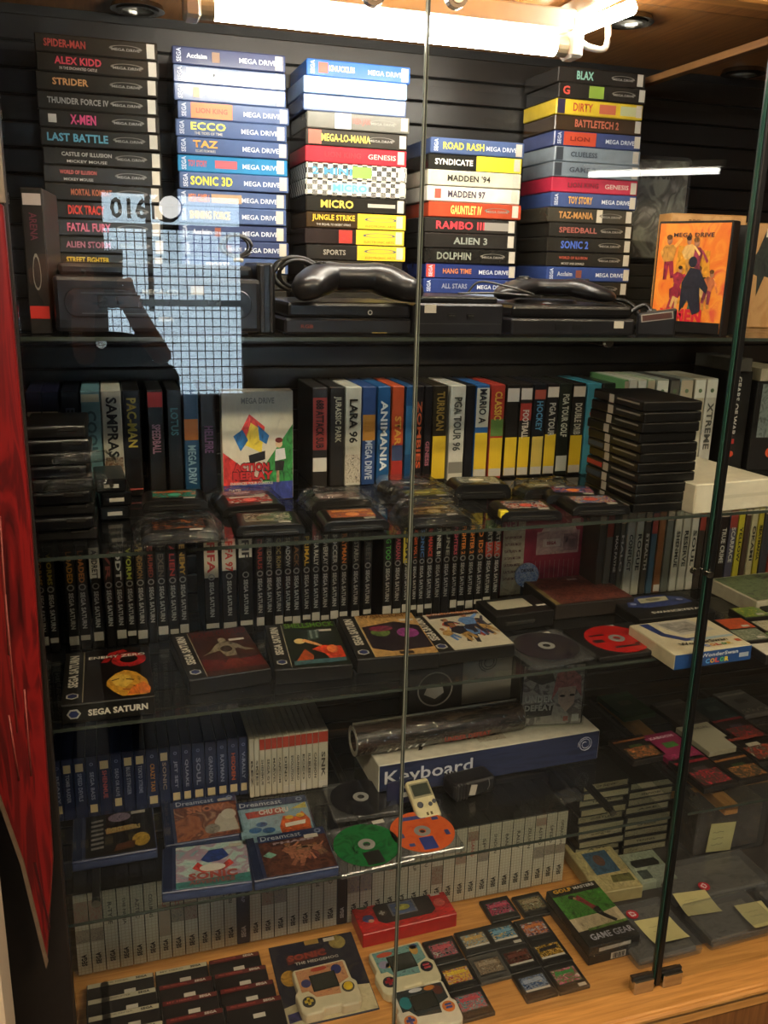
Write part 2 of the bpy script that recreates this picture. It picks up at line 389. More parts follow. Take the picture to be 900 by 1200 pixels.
# sides, ceiling, back
cbox('side_panel', XL-.03, XL, YG+.013, YB+.05, Z5, ZC+.05, mat('#17130f', .55, .1), .002)
cbox('side_post', XL-.03, px(82, 1150, Y=YG).x+.004, YG-.012, YG+.012, Z5, ZC-.03, mat('#1d1712', .5, .1), .002)
cbox('side_trim', XL-.045, px(7, 200, Y=YG).x-.002, YG-.016, YG-.004, CZ+.06, ZC+.05, mat('#7b7060', .45, .08), .001)
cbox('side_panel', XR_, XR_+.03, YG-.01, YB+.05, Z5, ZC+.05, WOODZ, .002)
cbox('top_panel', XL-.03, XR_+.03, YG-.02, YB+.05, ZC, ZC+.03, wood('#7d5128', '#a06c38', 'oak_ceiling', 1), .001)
cbox('top_rail', XL-.03, XR_+.03, YG-.03, YG-.004, ZC-.045, ZC+.03, WOODX, .003)
cbox('top_rail', XL-.03, XR_+.03, YG+.02, YG+.05, ZC-.03, ZC, WOODX, .003)
back = cbox('slat_wall', XL, XR_, YB+.012, YB+.03, Z5, ZC, mat('#050505', .7, 0), 0)
SL = boxmesh(XR_-XL, .012, .0385, .0018); SL.materials.append(mat('#1d1b19', .38, .15, scale=14))
for i in range(43):
    z = Z5+.041*i
    if z+.0385 > ZC: break
    o = bpy.data.objects.new('slat', SL); COL.objects.link(o); o.parent = back; o.location = (0, -.012, z-Z5)
for (x, y) in ((160, 15), (735, 22), (855, 88)):  # outer two added here in place of shop downlights mirrored in the glass
    q = px(x, y, Z=ZC-.003); q.y = min(q.y, YB-.06)
    dl = disc('downlight', cab, mat('#8f8d88', .18, 0, 1.0), .043, .008, (q.x, q.y-YG, ZC-.009), 28, 'z', .040, .030)
    disc('lamp_glass', dl, mat('#d9d6cc', .12, 0, .4), .030, .004, (0, 0, .004), 24, 'z', .026)
    disc('inner_ring', dl, mat('#3a3834', .25, 0, .9), .034, .003, (0, 0, -.002), 24, 'z', .030, .026)
# battens that carry the right bay
cbox('batten', 1.095, 1.125, YS+.01, YB, Z4-.030, Z4-.009, WOODY, .001)
q = px(717, 108, Y=YB)
cbox('batten', q.x+.01, q.x+.03, YS+.02, YB, q.z-.002, q.z+.010, wood('#6a4724', '#86603a', 'pale_batten', 1), .001)
# doors
EDGE = mat('#9fb8a8', .25, .05); EDGEG = mat('#33584a', .2, .05); SEAL = mat('#0c0c0b', .35, 0)
ZT = CZ+.345
def door(x0, x1, lab):
    d = cbox('glass_door', x0, x1, YG-.003, YG+.003, Z5+.008, ZT, GLASS, 0); d['label'] = lab
    return d
d1 = door(px(82, 1150, Y=YG).x+.006, XG1-.0030, 'left glass door'); d2 = door(XG1+.0012, XG2-.006, 'middle glass door'); d3 = door(XG2+.006, XR_-.005, 'right glass door')
H = ZT-Z5-.008
def strip(d, side, m, w=.0016, dep=.0066):
    xs = [v.co.x for v in d.data.vertices]; xx = max(xs)+w/2 if side > 0 else min(xs)-w/2
    return box('glass_edge', d, m, w, dep, H, (xx, -.0003, 0), 0)
strip(d1, 1, mat('#8d9184', .25, 0), .0010); strip(d2, -1, mat('#5f665a', .25, 0), .0010); strip(d2, 1, EDGEG, .0014); strip(d3, -1, EDGEG, .0014)
box('rubber_seal', d2, SEAL, .0095, .018, H, (XG2-(XG1+.0012+XG2-.006)/2+.0005, -.006, 0), .001)
box('rubber_seal', d1, SEAL, .0012, .004, H, (XG1-.0008-(px(82, 1150, Y=YG).x+.006+XG1-.003)/2, .001, 0), 0)
CHROME = mat('#b8b4aa', .16, .05, 1.0)
for (d, cx) in ((d2, XG2-.030), (d3, XG2+.032)):
    c0 = (XG1+.0012+XG2-.006)/2 if d is d2 else (XG2+.006+XR_-.005)/2
    h = box('hinge_clamp', d, CHROME, .042, .022, .030, (cx-c0, -.008, -.008), .002)
    box('clamp_gap', h, mat('#191817', .5), .043, .007, .012, (0, .0075, .0225), 0)
for (d, xx, yy) in ((d1, 434, 0), (d2, 530, 3)):
    c0 = (px(82, 1150, Y=YG).x+.006+XG1-.003)/2 if d is d1 else (XG1+.0012+XG2-.006)/2
    q = px(xx, yy, Y=YG)
    h = disc('hinge_cap', d, mat('#6a5a4a', .25, .05, .7), .0135, .012, (q.x-c0, -.016, q.z+.003-Z5-.008), 24, 'y')
    disc('cap_screw', h, mat('#b7a58e', .3, 0, .8), .008, .002, (0, -.0015, 0), 20, 'y')
for (xx, yy) in ((813, 669), (829, 672)):
    q = px(xx, yy, Y=YG-.006)
    d = d2 if xx < 820 else d3
    c0 = (XG1+.0012+XG2-.006)/2 if d is d2 else (XG2+.006+XR_-.005)/2
    disc('door_knob', d, CHROME, .0055, .012, (q.x-c0, -.012, q.z-Z5-.008), 16, 'y')
# tubes of the cabinet
TM = emat('lit_tube', (1, .93, .80, 1), TUBE_E)
WHITE = mat('#e4e0d6', .4, .03)
q0, q1 = px(228, 6, Y=1.30), px(668, 44, Y=1.30)
zt = CZ+.322
t = empty('tube_lamp', ((q0.x+q1.x)/2, 1.30, ZC-.001), 0, 'lit fluorescent tube running along the top front of the cabinet', 'lamp')
L = q1.x-q0.x; dz = zt-ZC
tube('lamp_tube', [(-L/2+.022, 0, dz), (L/2-.022, 0, dz)], .0135, t, TM, 14, 0)
box('housing', t, WHITE, L, .034, .030, (0, -.017, dz+.018), .003)
for s in (-1, 1):
    e = box('end_cap', t, WHITE, .022, .036, .056, (s*(L/2+.004), -.018, dz-.016), .004)
    disc('tube_collar', e, mat('#c9c2a4', .4, .05), .0142, .018, (-.029, .018, .016), 16, 'x') if s > 0 else disc('tube_collar', e, mat('#c9c2a4', .4, .05), .0142, .018, (.011, .018, .016), 16, 'x')
for s in (-1, 1): box('mounting_clip', t, CHROME, .012, .03, -dz-.050, (s*L*.33, -.015, dz+.048), 0)
tube('power_cable', [(L/2+.012, 0, dz+.012), (L/2+.045, .02, dz+.008), (L/2+.09, .05, dz+.02), (L/2+.10, .07, -.004)], .005, t, WHITE)
a, b = px(622, 44, Z=CZ+.362), px(738, -6, Z=CZ+.362); b.y = max(b.y, 1.215)
t = empty('tube_lamp', (a.x+.028, (a.y+b.y)/2, ZC-.003), 0, 'lit short tube running front to back beside the long cabinet tube', 'lamp')
Lb = a.y-b.y
tube('lamp_tube', [(b.x-a.x, -Lb/2, CZ+.362-ZC), (0, Lb/2, CZ+.362-ZC)], .010, t, emat('lit_short_tube', (1, .93, .80, 1), TUBE_E*.8), 12, 0)
box('housing', t, WHITE, .026, Lb, .022, (0, -Lb/2, CZ+.374-ZC), .002)
# glass shelves
def shelf(x0, x1, z, lab, y0=YS):
    t = empty('glass_shelf', ((x0+x1)/2, y0, z-.005), 0, lab, 'shelf', 'glass shelves of the cabinet')
    box('pane', t, SHELFGLASS, x1-x0, YB-.014-y0, .005, (0, 0, 0), 0)
    box('polished_edge', t, mat('#39403a', .2, .1), x1-x0, .0010, .0052, (0, -.0010, -.0001), 0)
    n = 3
    for i in range(n):
        bx = x0+(x1-x0)*(.08+.84*i/(n-1))-(x0+x1)/2
        br = box('bracket', t, mat('#2a2826', .35, .05, .6), .012, YB-.02-y0-.06, .012, (bx, .06, -.0125), .001)
        disc('bracket_cap', br, CHROME, .007, .01, (0, -.008, .005), 14, 'y')
    return t
shelf(XL+.003, 1.70, Z1, 'top glass shelf carrying the black consoles')
shelf(XL+.003, 1.70, Z2, 'second glass shelf carrying loose cartridges in film')
shelf(XL+.003, 1.70, Z3, 'third glass shelf carrying the flat black-spined boxes')
shelf(XL+.003, .962, Z4, 'lowest glass shelf carrying blue disc cases and orange disc')
shelf(1.00, 1.70, Z4, 'short glass shelf with booklets at the right')

# ------------------------------------------------------------------ the photographer, mirrored in the glass
def skin(name, verts, edges, radii, parent, m, sub=2, root=0):
    me = bpy.data.meshes.new(name); me.from_pydata(verts, edges, []); o = link(name, me, parent, m)
    md = o.modifiers.new('skin', 'SKIN'); md.use_smooth_shade = True
    for v, r in zip(me.skin_vertices[0].data, radii):
        v.radius = (r, r) if not isinstance(r, tuple) else r
    me.skin_vertices[0].data[root].use_root = True
    s = o.modifiers.new('sub', 'SUBSURF'); s.levels = sub; s.render_levels = sub
    return o
per = empty('person', (-.11, -.40, -.05), -.25, 'person in a black coat holding up a phone, mirrored in the glass', 'person')
COAT = mat('#0a0a0c', .9, .15, spec=.1); SKINM = mat('#a87560', .5, .08, scale=25)
# joints: pelvis, belly, chest, neck, head, shoulders, elbows, wrists, hips, knees, ankles, toes
V = [(0, -.02, .95), (0, -.01, 1.12), (0, -.01, 1.32), (0, .0, 1.46), (0, .02, 1.53),
     (-.17, -.01, 1.40), (-.22, .10, 1.17), (-.02, .31, 1.44),
     (.17, -.01, 1.40), (.20, .12, 1.17), (.17, .31, 1.44),
     (-.09, -.02, .88), (-.10, .0, .48), (-.10, -.03, .09), (-.11, .11, .045),
     (.09, -.02, .88), (.10, .0, .48), (.10, -.03, .09), (.11, .11, .045)]
Ed = [(0, 1), (1, 2), (2, 3), (3, 4), (2, 5), (5, 6), (6, 7), (2, 8), (8, 9), (9, 10), (0, 11), (11, 12), (12, 13), (13, 14), (0, 15), (15, 16), (16, 17), (17, 18)]
rad = [(.20, .14), (.21, .14), (.22, .15), .075, .055, .115, .10, .055, .115, .10, .055, .10, .068, .05, .04, .10, .068, .05, .04]
skin('body', V, Ed, rad, per, COAT)
# head
hv, hf = [], []
nu, nv = 20, 14
for j in range(nv+1):
    th = math.pi*j/nv
    for i in range(nu):
        ph = 2*math.pi*i/nu
        x, y, z = math.sin(th)*math.cos(ph)*.076, math.sin(th)*math.sin(ph)*.096, math.cos(th)*.118
        if y > 0 and z < 0: x *= 1-.28*(-z/.118); 
        if y > .05: y += .022*math.exp(-((x/.014)**2))*math.exp(-(((z+.012)/.022)**2)); y -= .008*math.exp(-(((abs(x)-.031)/.015)**2))*math.exp(-((z-.012)/.013)**2)
        if y > .05: y -= .004*math.exp(-((z+.058)/.005)**2)*math.exp(-((x/.024)**2))
        hv.append((x, y, z))
for j in range(nv):
    for i in range(nu): hf.append((j*nu+i, j*nu+(i+1) % nu, (j+1)*nu+(i+1) % nu, (j+1)*nu+i))
hd = pmesh('head', hv, hf, per, SKINM, (0, .03, 1.655), True)
hr = [(v[0]*1.08, v[1]*1.07-.008, v[2]*1.07+.004) for v in hv]
hfa = [f for f in hf if sum(hv[i][2] for i in f)/4 > .055 or (sum(hv[i][1] for i in f)/4 < -.012 and sum(hv[i][2] for i in f)/4 > -.085)]
pmesh('hair', hr, hfa, hd, mat('#1c1410', .7), None, True)
for s in (-1, 1):
    disc('ear', hd, SKINM, .022, .012, (s*.074 if s > 0 else -.086, -.005, .0), 12, 'x')
    e = disc('eye', hd, mat('#e8e4dc', .2, 0), .012, .004, (s*.031, .080, .012), 14, 'y'); disc('pupil', e, mat('#20140c', .1, 0), .006, .001, (0, .004, 0), 12, 'y')
# phone and the hands around it: the phone is flat behind the lens, seen by the glass only
MW = Matrix.Translation(per.location) @ Matrix.Rotation(-.25, 4, 'Z')
ph = empty('phone', (0, 0, CZ), 0, 'dark phone held up by the mirrored photographer', 'phone')
ph.matrix_world = Matrix(((CR.x, -CF.x*-1, CU.x, 0), (CR.y, CF.y, CU.y, 0), (CR.z, CF.z, CU.z, CZ), (0, 0, 0, 1)))
box('body', ph, mat('#111214', .3), .070, .008, .142, (.020, -.016, -.120), .003, 0, 2)
disc('lens', ph, mat('#202226', .1, 0), .006, .001, (0, -.0085, 0), 16, 'y')
pinv = ph.matrix_world.inverted()
def hand(s):
    wr = pinv @ (MW @ Vector((.085+s*.105, .31, 1.44)))
    cx = .020+s*.050
    pv = [tuple(wr), (cx+s*.012, -.035, -.125), (cx+s*.004, -.028, -.085)]
    pe = [(0, 1), (1, 2)]; pr = [.030, .030, .022]
    for k in range(4):                             # four fingers curl over the front face of the phone
        zz = -.055-.021*k; ln = (.036, .042, .040, .030)[k]
        i = len(pv)
        pv += [(cx+s*.006, -.028, zz), (cx+s*.004, -.008, zz), (cx+s*.004-s*ln*.55, -.003, zz+.003), (cx+s*.004-s*ln, -.004, zz+.002)]
        pr += [.010, .0085, .0080, .0070]; pe += [(2 if k < 2 else 1, i), (i, i+1), (i+1, i+2), (i+2, i+3)]
    i = len(pv)
    pv += [(cx-s*.004, -.034, -.100), (cx-s*.020, -.030, -.082), (cx-s*.032, -.026, -.070)]; pr += [.011, .0095, .008]; pe += [(1, i), (i, i+1), (i+1, i+2)]
    hv_ = [ph.matrix_world @ Vector(v) for v in pv]; hv_ = [MW.inverted() @ v for v in hv_]
    return skin('hand', hv_, pe, pr, per, SKINM, 1)
hand(-1); hand(1)

# ------------------------------------------------------------------ top tier: five tall stacks of cases lying on their backs, spines to the front
CW, CD, CH = .180, .133, .0265
TH = 'tall stacks of game cases on the top shelf'
BLUE, BLK, NAVY = '#4a5c84', '#282622', '#384266'
def dome(parent, c, w, h, col, fr='front'):
    """the oval badge on the black spines: a thin lens ring"""
    n = 14; V, F = [], []
    for i in range(n):
        a = 2*math.pi*i/n
        for k in (1.0, .84):
            V.append((.5*k*math.cos(a), .5*k*math.sin(a)*(1 if math.sin(a) > 0 else .7), 0))
    for i in range(n):
        a, b = 2*i, 2*((i+1) % n); F.append((a, b, b+1, a+1))
    me = bpy.data.meshes.new('badge_ring'); me.from_pydata(V, [], F)
    o = link('badge_ring', me, parent, mat(col, .4, 0)); o.matrix_local = frame_matrix(fr, c, w, h, .0006)
    return o
def spine_case(loc, rz, col, label, group, title=None, tcol='#cccccc', tw=.06, th=.011, tx=-.045, kind='black', stick=True, bands=(), bold=.03, sub=None):
    t = empty('game_case', loc, rz, label, 'game case', group)
    body = mat(col, .20, .08, scale=40) if isinstance(col, str) else col
    box('shell', t, body, CW, CD, CH-.0006, (0, 0, 0), .0016)
    zc = CH/2
    for (x, w, h, c) in bands: patch(t, 'front', (x, 0, zc), w, h, c, 'spine_panel', .0003)
    if title: text(t, title, 'front', (tx, 0, zc+(.003 if sub else 0)), tw, th, tcol, bold)
    if sub: text(t, sub, 'front', (tx, 0, zc-.0075), tw*.8, .004, '#b9b4a8', .01)
    if kind == 'black':
        dome(t, (.042, 0, zc+.0005), .050, .010, '#6f6b62'); text(t, 'MEGA DRIVE', 'front', (.042, 0, zc-.001), .042, .0038, '#96918a', .015, name='badge_lettering')
    elif kind == 'blue':
        text(t, 'MEGA DRIVE', 'front', (.045, 0, zc-.001), .060, .0075, '#d5dbe8', .01, name='badge_lettering')
        text(t, 'SEGA', 'frontup', (-.080, 0, zc), .020, .0075, '#bcc4da', .03, name='maker_lettering')
    elif kind == 'yellow':
        patch(t, 'front', (.045, 0, zc), .088, .0245, '#d9b92c', 'spine_panel', .0003); dome(t, (.043, 0, zc+.003), .060, .009, '#4c5a6a')
        text(t, 'ELECTRONIC ARTS', 'front', (.043, 0, zc-.0075), .055, .0035, '#6a5a20', .01, name='badge_lettering')
    elif kind == 'genesis':
        text(t, 'GENESIS', 'front', (.045, 0, zc), .050, .008, '#d8c0b8', .01, name='badge_lettering')
    if stick: sticker(t, 'front', (.0795+R.uniform(-.002, .002), 0, zc+R.uniform(-.001, .001)), .012, .0205)
    return t
Y5 = 1.557
COLS = [
 ('leftmost tall stack', -.078, 13, 16, [
  (BLK, 'SPIDER-MAN', '#a33a30', 'red', 'black', .060, .011, -.047, {}), (BLK, 'ALEX KIDD', '#c0394a', 'crimson', 'black', .068, .0105, -.030, {'sub': 'IN THE ENCHANTED CASTLE'}),
  (BLK, 'STRIDER', '#c08a58', 'tan', 'black', .052, .010, -.040, {}), (BLK, 'THUNDER FORCE IV', '#8a8680', 'grey', 'black', .090, .009, -.030, {}),
  (BLK, 'X-MEN', '#cf4a78', 'pink', 'black', .038, .014, -.025, {'bands': ((-.070, .012, .012, '#b9b4aa'),)}), (BLK, 'LAST BATTLE', '#5c9ab0', 'light blue', 'black', .090, .012, -.035, {}),
  (BLK, 'CASTLE OF ILLUSION', '#a5a096', 'pale grey', 'black', .075, .006, -.025, {'sub': 'MICKEY MOUSE'}), (BLK, 'WORLD OF ILLUSION', '#c05a52', 'small red', 'black', .055, .006, -.038, {'sub': 'MICKEY MOUSE'}),
  (BLK, 'MORTAL KOMBAT', '#b0603c', 'rust', 'black', .062, .010, -.020, {}), (BLK, 'DICK TRACY', '#d8402c', 'bright red', 'black', .055, .014, -.030, {}),
  (BLK, 'FATAL FURY', '#d46a80', 'rose', 'black', .066, .013, -.025, {}), (BLK, 'ALIEN STORM', '#b06a78', 'dusty pink', 'black', .068, .010, -.030, {}),
  (BLK, 'STREET FIGHTER', '#d8b832', 'yellow', 'black', .066, .009, -.030, {'sub': 'SPECIAL CHAMPION EDITION'})]),
 ('second tall stack from the left', .126, 13, 16, [
  (NAVY, 'Acclaim', '#d0d4e0', 'white', 'blue', .032, .007, -.052, {'bands': ((-.022, .012, .015, '#7a5a40'),)}), (BLUE, 'PETE', '#e8ecf4', 'washed-out white', 'blue', .030, .008, -.030, {'bands': ((-.060, .018, .018, '#cfd3dc'),)}),
  (BLUE, 'DISNEY', '#e8ecf4', 'pale', 'blue', .030, .008, -.030, {'bands': ((-.055, .010, .015, '#a98a70'),)}), (BLUE, 'LION KING', '#a83a20', 'dark red on orange', 'blue', .050, .008, -.036, {'bands': ((-.036, .066, .023, '#dd7340'),)}),
  (BLUE, 'ECCO', '#d8d45a', 'big yellow', 'blue', .056, .012, -.038, {'sub': 'THE TIDES OF TIME'}), (BLUE, 'TAZ', '#f0a040', 'orange', 'blue', .040, .011, -.045, {'sub': 'ESCAPE FROM MARS'}),
  ('#2f79a8', 'TOY STORY', '#c04a4a', 'red', 'blue', .030, .010, -.058, {'bands': ((-.012, .036, .012, '#b5505c'),)}), (BLUE, 'SONIC 3D', '#e8d840', 'bold yellow', 'blue', .068, .014, -.038, {}),
  (BLUE, 'MEGA GAMES 6', '#d8804c', 'mixed orange', 'blue', .034, .013, -.055, {'bands': ((-.010, .050, .014, '#a58a6c'),)}), (BLUE, 'SHINING FORCE', '#e0c050', 'golden', 'blue', .066, .013, -.038, {}),
  (NAVY, 'Acclaim', '#c8ccd8', 'pale', 'blue', .032, .008, -.052, {'bands': ((-.026, .010, .014, '#8a4a34'),)}), (NAVY, 'ULTIMATE', '#a9a4b0', 'thin grey', 'blue', .040, .006, -.010, {'bands': ((-.014, .012, .012, '#7a4a50'),)}),
  (BLUE, 'SPORTS', '#d8dce8', 'white', 'blue', .040, .010, -.030, {})]),
 ('middle tall stack', .336, 12, 16, [
  ('#2d62b0', 'KNUCKLES', '#d8c060', 'gold', 'blue', .044, .009, -.030, {'bands': ((-.062, .016, .016, '#b04a3a'),)}), ('#8fb0dc', 'WINTER', '#5a84b8', 'pale blue', 'blue', .050, .009, -.030, {}),  # second spine is pale because white glare is put into its colour
  (BLUE, 'SOCCER', '#c8cce0', 'white', 'blue', .040, .009, -.020, {}), ('#6a6860', 'NBA JAM', '#a84a40', 'red', 'black', .030, .012, .004, {'bands': ((-.028, .028, .024, '#d8d6d0'),)}),
  ('#35302a', 'MEGA-LO-MANIA', '#d0b848', 'yellow', 'black', .086, .012, -.020, {'bands': ((-.074, .022, .022, '#b4503c'),)}), ('#b8323c', 'LION KING', '#7a1c28', 'dark red', 'genesis', .064, .009, -.025, {}),
  ('check', '2 MINI', '#4a90b4', 'blue and green', None, .07, .012, -.045, {'bands': ((.008, .034, .018, '#7fb04a'),)}), ('check', 'MICRO', '#5aa0c8', 'light blue', None, .060, .011, -.012, {'bands': ((-.012, .066, .015, '#8fc0d8'),)}),
  ('#24221e', 'MICRO', '#d8c050', 'yellow wing', None, .058, .013, -.035, {'bands': ((.045, .050, .006, '#a8a49a'),)}), ('#3a2c1c', 'JUNGLE STRIKE', '#d8b030', 'orange', 'yellow', .076, .012, -.042, {'sub': 'THE SEQUEL TO DESERT STRIKE'}),
  ('#2a2220', 'X', '#d02c28', 'red cross', 'yellow', .02, .014, -.020, {'bands': ((-.018, .024, .022, '#a03024'),)}), ('#262320', 'SPORTS', '#8a8478', 'grey', 'yellow', .040, .009, -.04, {})]),
 ('fourth tall stack from the left', .557, 11, 12, [
  (BLUE, 'ROAD RASH', '#d8c840', 'yellow', 'blue', .078, .012, -.028, {}), ('#24231f', 'SYNDICATE', '#e8e6dc', 'white capital', None, .072, .010, -.042, {'bands': ((.045, .088, .0245, '#d8cc34'),)}),
  ('#c8c4b0', "MADDEN '94", '#26221c', 'black', None, .082, .011, -.012, {}), ('#d4d0c4', 'MADDEN 97', '#3a3248', 'dark slanted', None, .072, .012, -.015, {'bands': ((-.070, .012, .016, '#b85040'),)}),
  ('#a8442c', 'GAUNTLET IV', '#e8d070', 'pale yellow', 'black', .060, .015, -.018, {}), ('#2a2826', 'RAMBO III', '#c83a44', 'large red', None, .094, .014, -.022, {'bands': ((.050, .050, .014, '#8a8680'),)}),
  ('#282624', 'ALIEN 3', '#8a9088', 'thin grey', None, .066, .012, -.002, {'bands': ()}), ('#1f1e1c', 'DOLPHIN', '#7f8478', 'greenish grey', 'black', .066, .013, -.034, {'sub': None}),
  ('#27356e', 'HANG TIME', '#c87840', 'orange', 'blue', .056, .009, -.028, {'bands': ((-.080, .016, .022, '#d84a38'),)}), ('#2a3a72', 'ALL STARS', '#8a90a4', 'grey', 'blue', .050, .009, -.03, {}), ('#8a9ab8', None, None, 'no', None, 0, 0, 0, {})]),
 ('rightmost tall stack', .797, 15, 17, [
  ('#242220', 'BLAX', '#7fb0a0', 'small teal', 'black', .034, .014, -.036, {}), ('#242220', 'G', '#c04a3c', 'round red', 'black', .014, .014, -.075, {'bands': ((-.014, .030, .020, '#7f9a3c'),)}),
  ('#d0b434', 'DIRTY', '#a84428', 'red', None, .040, .014, -.036, {'bands': ((-.080, .015, .024, '#2a2440'), (.015, .034, .016, '#b86048'), (.062, .040, .016, '#b0b48c'))}), ('#3a2c1e', 'BATTLETECH 2', '#b0604a', 'brick', None, .090, .013, -.005, {}),
  ('#3a4674', 'LION', '#7a2418', 'dark', 'blue', .040, .008, -.038, {'bands': ((-.038, .066, .023, '#b84830'),)}), ('#7a8690', 'CLUELESS', '#3a4450', 'dark grey', None, .055, .009, -.030, {'bands': ((-.080, .014, .022, '#3a4048'),)}),
  ('#76828c', 'GAME 2', '#39434f', 'grey', None, .055, .009, -.030, {'bands': ((-.080, .014, .022, '#3a4048'),)}), ('#b02c44', 'LION KING', '#6a1424', 'dark wine', 'genesis', .064, .009, -.025, {}),
  ('#3a4c7c', 'TOY STORY', '#d8a030', 'yellow', 'blue', .050, .013, -.030, {}), ('#3a362e', 'TAZ-MANIA', '#c08a4c', 'scratchy tan', 'black', .072, .012, -.032, {'bands': ((.018, .012, .023, '#c8c0ae'),)}),
  (BLK, 'SPEEDBALL', '#a05a50', 'dull red', 'black', .080, .010, -.030, {}), (BLK, 'SONIC 2', '#4a6ac8', 'blue', 'black', .058, .014, -.033, {}),
  (BLK, 'WORLD OF ILLUSION', '#b0503c', 'small red and yellow', 'black', .060, .005, -.035, {'sub': 'MICKEY AND DONALD'}), ('#33467e', 'Acclaim', '#b0b4c0', 'pale', 'blue', .032, .008, -.052, {'bands': ((-.022, .012, .014, '#7a4438'),)}), (BLK, None, None, 'no', 'black', 0, 0, 0, {})]),
]
def checker(name):
    m = bpy.data.materials.new(name); m.use_nodes = True; nt = m.node_tree; b = nt.nodes['Principled BSDF']; b.inputs['Roughness'].default_value = .35
    tc = nt.nodes.new('ShaderNodeTexCoord'); ck = nt.nodes.new('ShaderNodeTexChecker'); ck.inputs['Scale'].default_value = 115
    ck.inputs['Color1'].default_value = hx('#d8d6cc'); ck.inputs['Color2'].default_value = hx('#1c1b1a')
    nt.links.new(tc.outputs['Object'], ck.inputs['Vector']); nt.links.new(ck.outputs[0], b.inputs['Base Color']); return m
CHECK = checker('black_white_checks')
CN = {BLK: 'black', NAVY: 'navy', BLUE: 'blue', 'check': 'chequered', '#2f79a8': 'teal-blue', '#2d62b0': 'bright blue', '#8fb0dc': 'pale blue', '#6a6860': 'grey', '#35302a': 'dark brown', '#b8323c': 'crimson', '#24221e': 'black',
      '#3a2c1c': 'brown', '#2a2220': 'black and yellow', '#262320': 'black-yellow', '#24231f': 'black and yellow', '#c8c4b0': 'cream', '#d4d0c4': 'white', '#a8442c': 'red-orange', '#2a2826': 'black', '#282624': 'black', '#1f1e1c': 'black',
      '#27356e': 'navy', '#2a3a72': 'navy', '#8a9ab8': 'pale blue', '#242220': 'black', '#d0b434': 'yellow', '#3a2c1e': 'brown', '#3a4674': 'slate-blue', '#7a8690': 'grey-blue', '#76828c': 'grey-blue', '#b02c44': 'wine-red',
      '#3a4c7c': 'blue', '#3a362e': 'dark', '#33467e': 'blue'}
for (cname, x0, nvis, ntot, rows) in COLS:
    top = Z1+ntot*CH
    for i in range(ntot):
        z = top-(i+1)*CH
        row = rows[i] if i < len(rows) else (BLK, None, None, None, None, 0, 0, 0, {})
        col, title, tcol, tname, kind, tw, th, tx, ex = row
        ex = dict(ex)
        if i >= len(rows):
            lab = f'black case low in the {cname}, {ordn(i+1)} from its top'
        elif tname == 'no': lab = f'{CN[col]} case without clear lettering, {ordn(i+1)} from top of the {cname}'
        else: lab = f'{CN[col]} case with {tname} lettering, {ordn(i+1)} from top of the {cname}'
        lab = ' '.join(lab.split()[:16])
        x = x0+CW/2+R.uniform(-.003, .003)
        spine_case((x, Y5+R.uniform(-.002, .003), z), R.uniform(-.012, .012), CHECK if col == 'check' else col, lab, TH, title, tcol, tw, th, tx, kind or 'none', i < len(rows), **ex)

# case standing on its edge at the far left, behind the post
q = px(24, 390, Z=Z1)
t = empty('game_case', (q.x+.028, 1.262, Z1), math.radians(-5), 'black case standing upright at the far left of the top shelf, red sticker', 'game case')
box('shell', t, mat('#2a2624', .4), .027, .133, .182, (0, 0, 0), .0015)
sticker(t, 'front', (0, 0, .168), .022, .014, '#d8c8c4'); sticker(t, 'front', (0, 0, .028), .024, .016, '#e0342a')
text(t, 'ARENA', 'frontdown', (0, 0, .135), .034, .009, '#7a3c4c', .02); dome(t, (0, 0, .075), .010, .055, '#9a968c')

# ------------------------------------------------------------------ consoles on the top shelf
PB = mat('#16161a', .34, .12, scale=30); PB2 = mat('#0f0f11', .28, .1); PG = mat('#2b2b2e', .4, .1)
t = empty('game_console', (.072, 1.235, Z1), 0, 'wide black console with rounded disc tray front below the leftmost stack', 'console')
box('body', t, PB, .268, .21, .072, (0, .004, .004), .006, 0, 2)
box('upper_deck', t, PB2, .255, .17, .018, (0, .03, .075), .006, 0, 2)
pts = [(.105*(1 if k < 8 or k >= 24 else -1)+.016*math.cos(2*math.pi*k/32), .016*math.sin(2*math.pi*k/32)) for k in range(32)]
f = prism('disc_tray', [(a, b*1.15+.042) for a, b in pts], .004, t, PB2, 0.0005, .001, 1, 'y')
box('tray_line', f, mat('#4a4a4c', .3), .20, .001, .0012, (0, -.0003, .054), 0); box('tray_line', f, mat('#4a4a4c', .3), .20, .001, .0012, (0, -.0003, .028), 0)
box('flap', f, mat('#1d1d20', .25), .16, .002, .016, (.0, -.0008, .036), .001)
text(t, 'MEGA-CD', 'front', (.0, .0003, .057), .046, .0065, '#c0bcb0', .02, name='badge_lettering'); text(t, 'SEGA', 'front', (.006, .0003, .022), .020, .0055, '#b9b4a8', .03, name='maker_lettering')
sticker(t, 'front', (.048, .0, .060), .017, .011)
for s in (-.11, .11): box('rubber_foot', t, SEAL, .02, .02, .004, (s, .03, 0), .001)
t = empty('speaker_box', (.217, 1.26, Z1), 0, 'narrow upright black box between the disc console and the coiled lead', 'box')
box('body', t, PB2, .026, .12, .098, (0, 0, 0), .004, 0, 2); box('front_rib', t, PG, .006, .004, .092, (-.006, -.003, .003), .001); box('front_rib', t, PG, .004, .004, .092, (.007, -.003, .003), .001)
t = empty('game_console', (.334, 1.245, Z1), 0, 'flat black console under the two-grip controller and coiled lead', 'console')
box('lower_body', t, PB, .188, .20, .022, (0, 0, .002), .003); box('upper_body', t, PB2, .182, .196, .022, (.002, .003, .0245), .005, 0, 2)
o = disc('power_ring', t, mat('#b5b1a8', .3, 0), .0035, .0006, (.030, -.0012, .033), 16, 'y', None, .0022); box('seam', t, SEAL, .18, .001, .0012, (0, -.0004, .0235), 0)
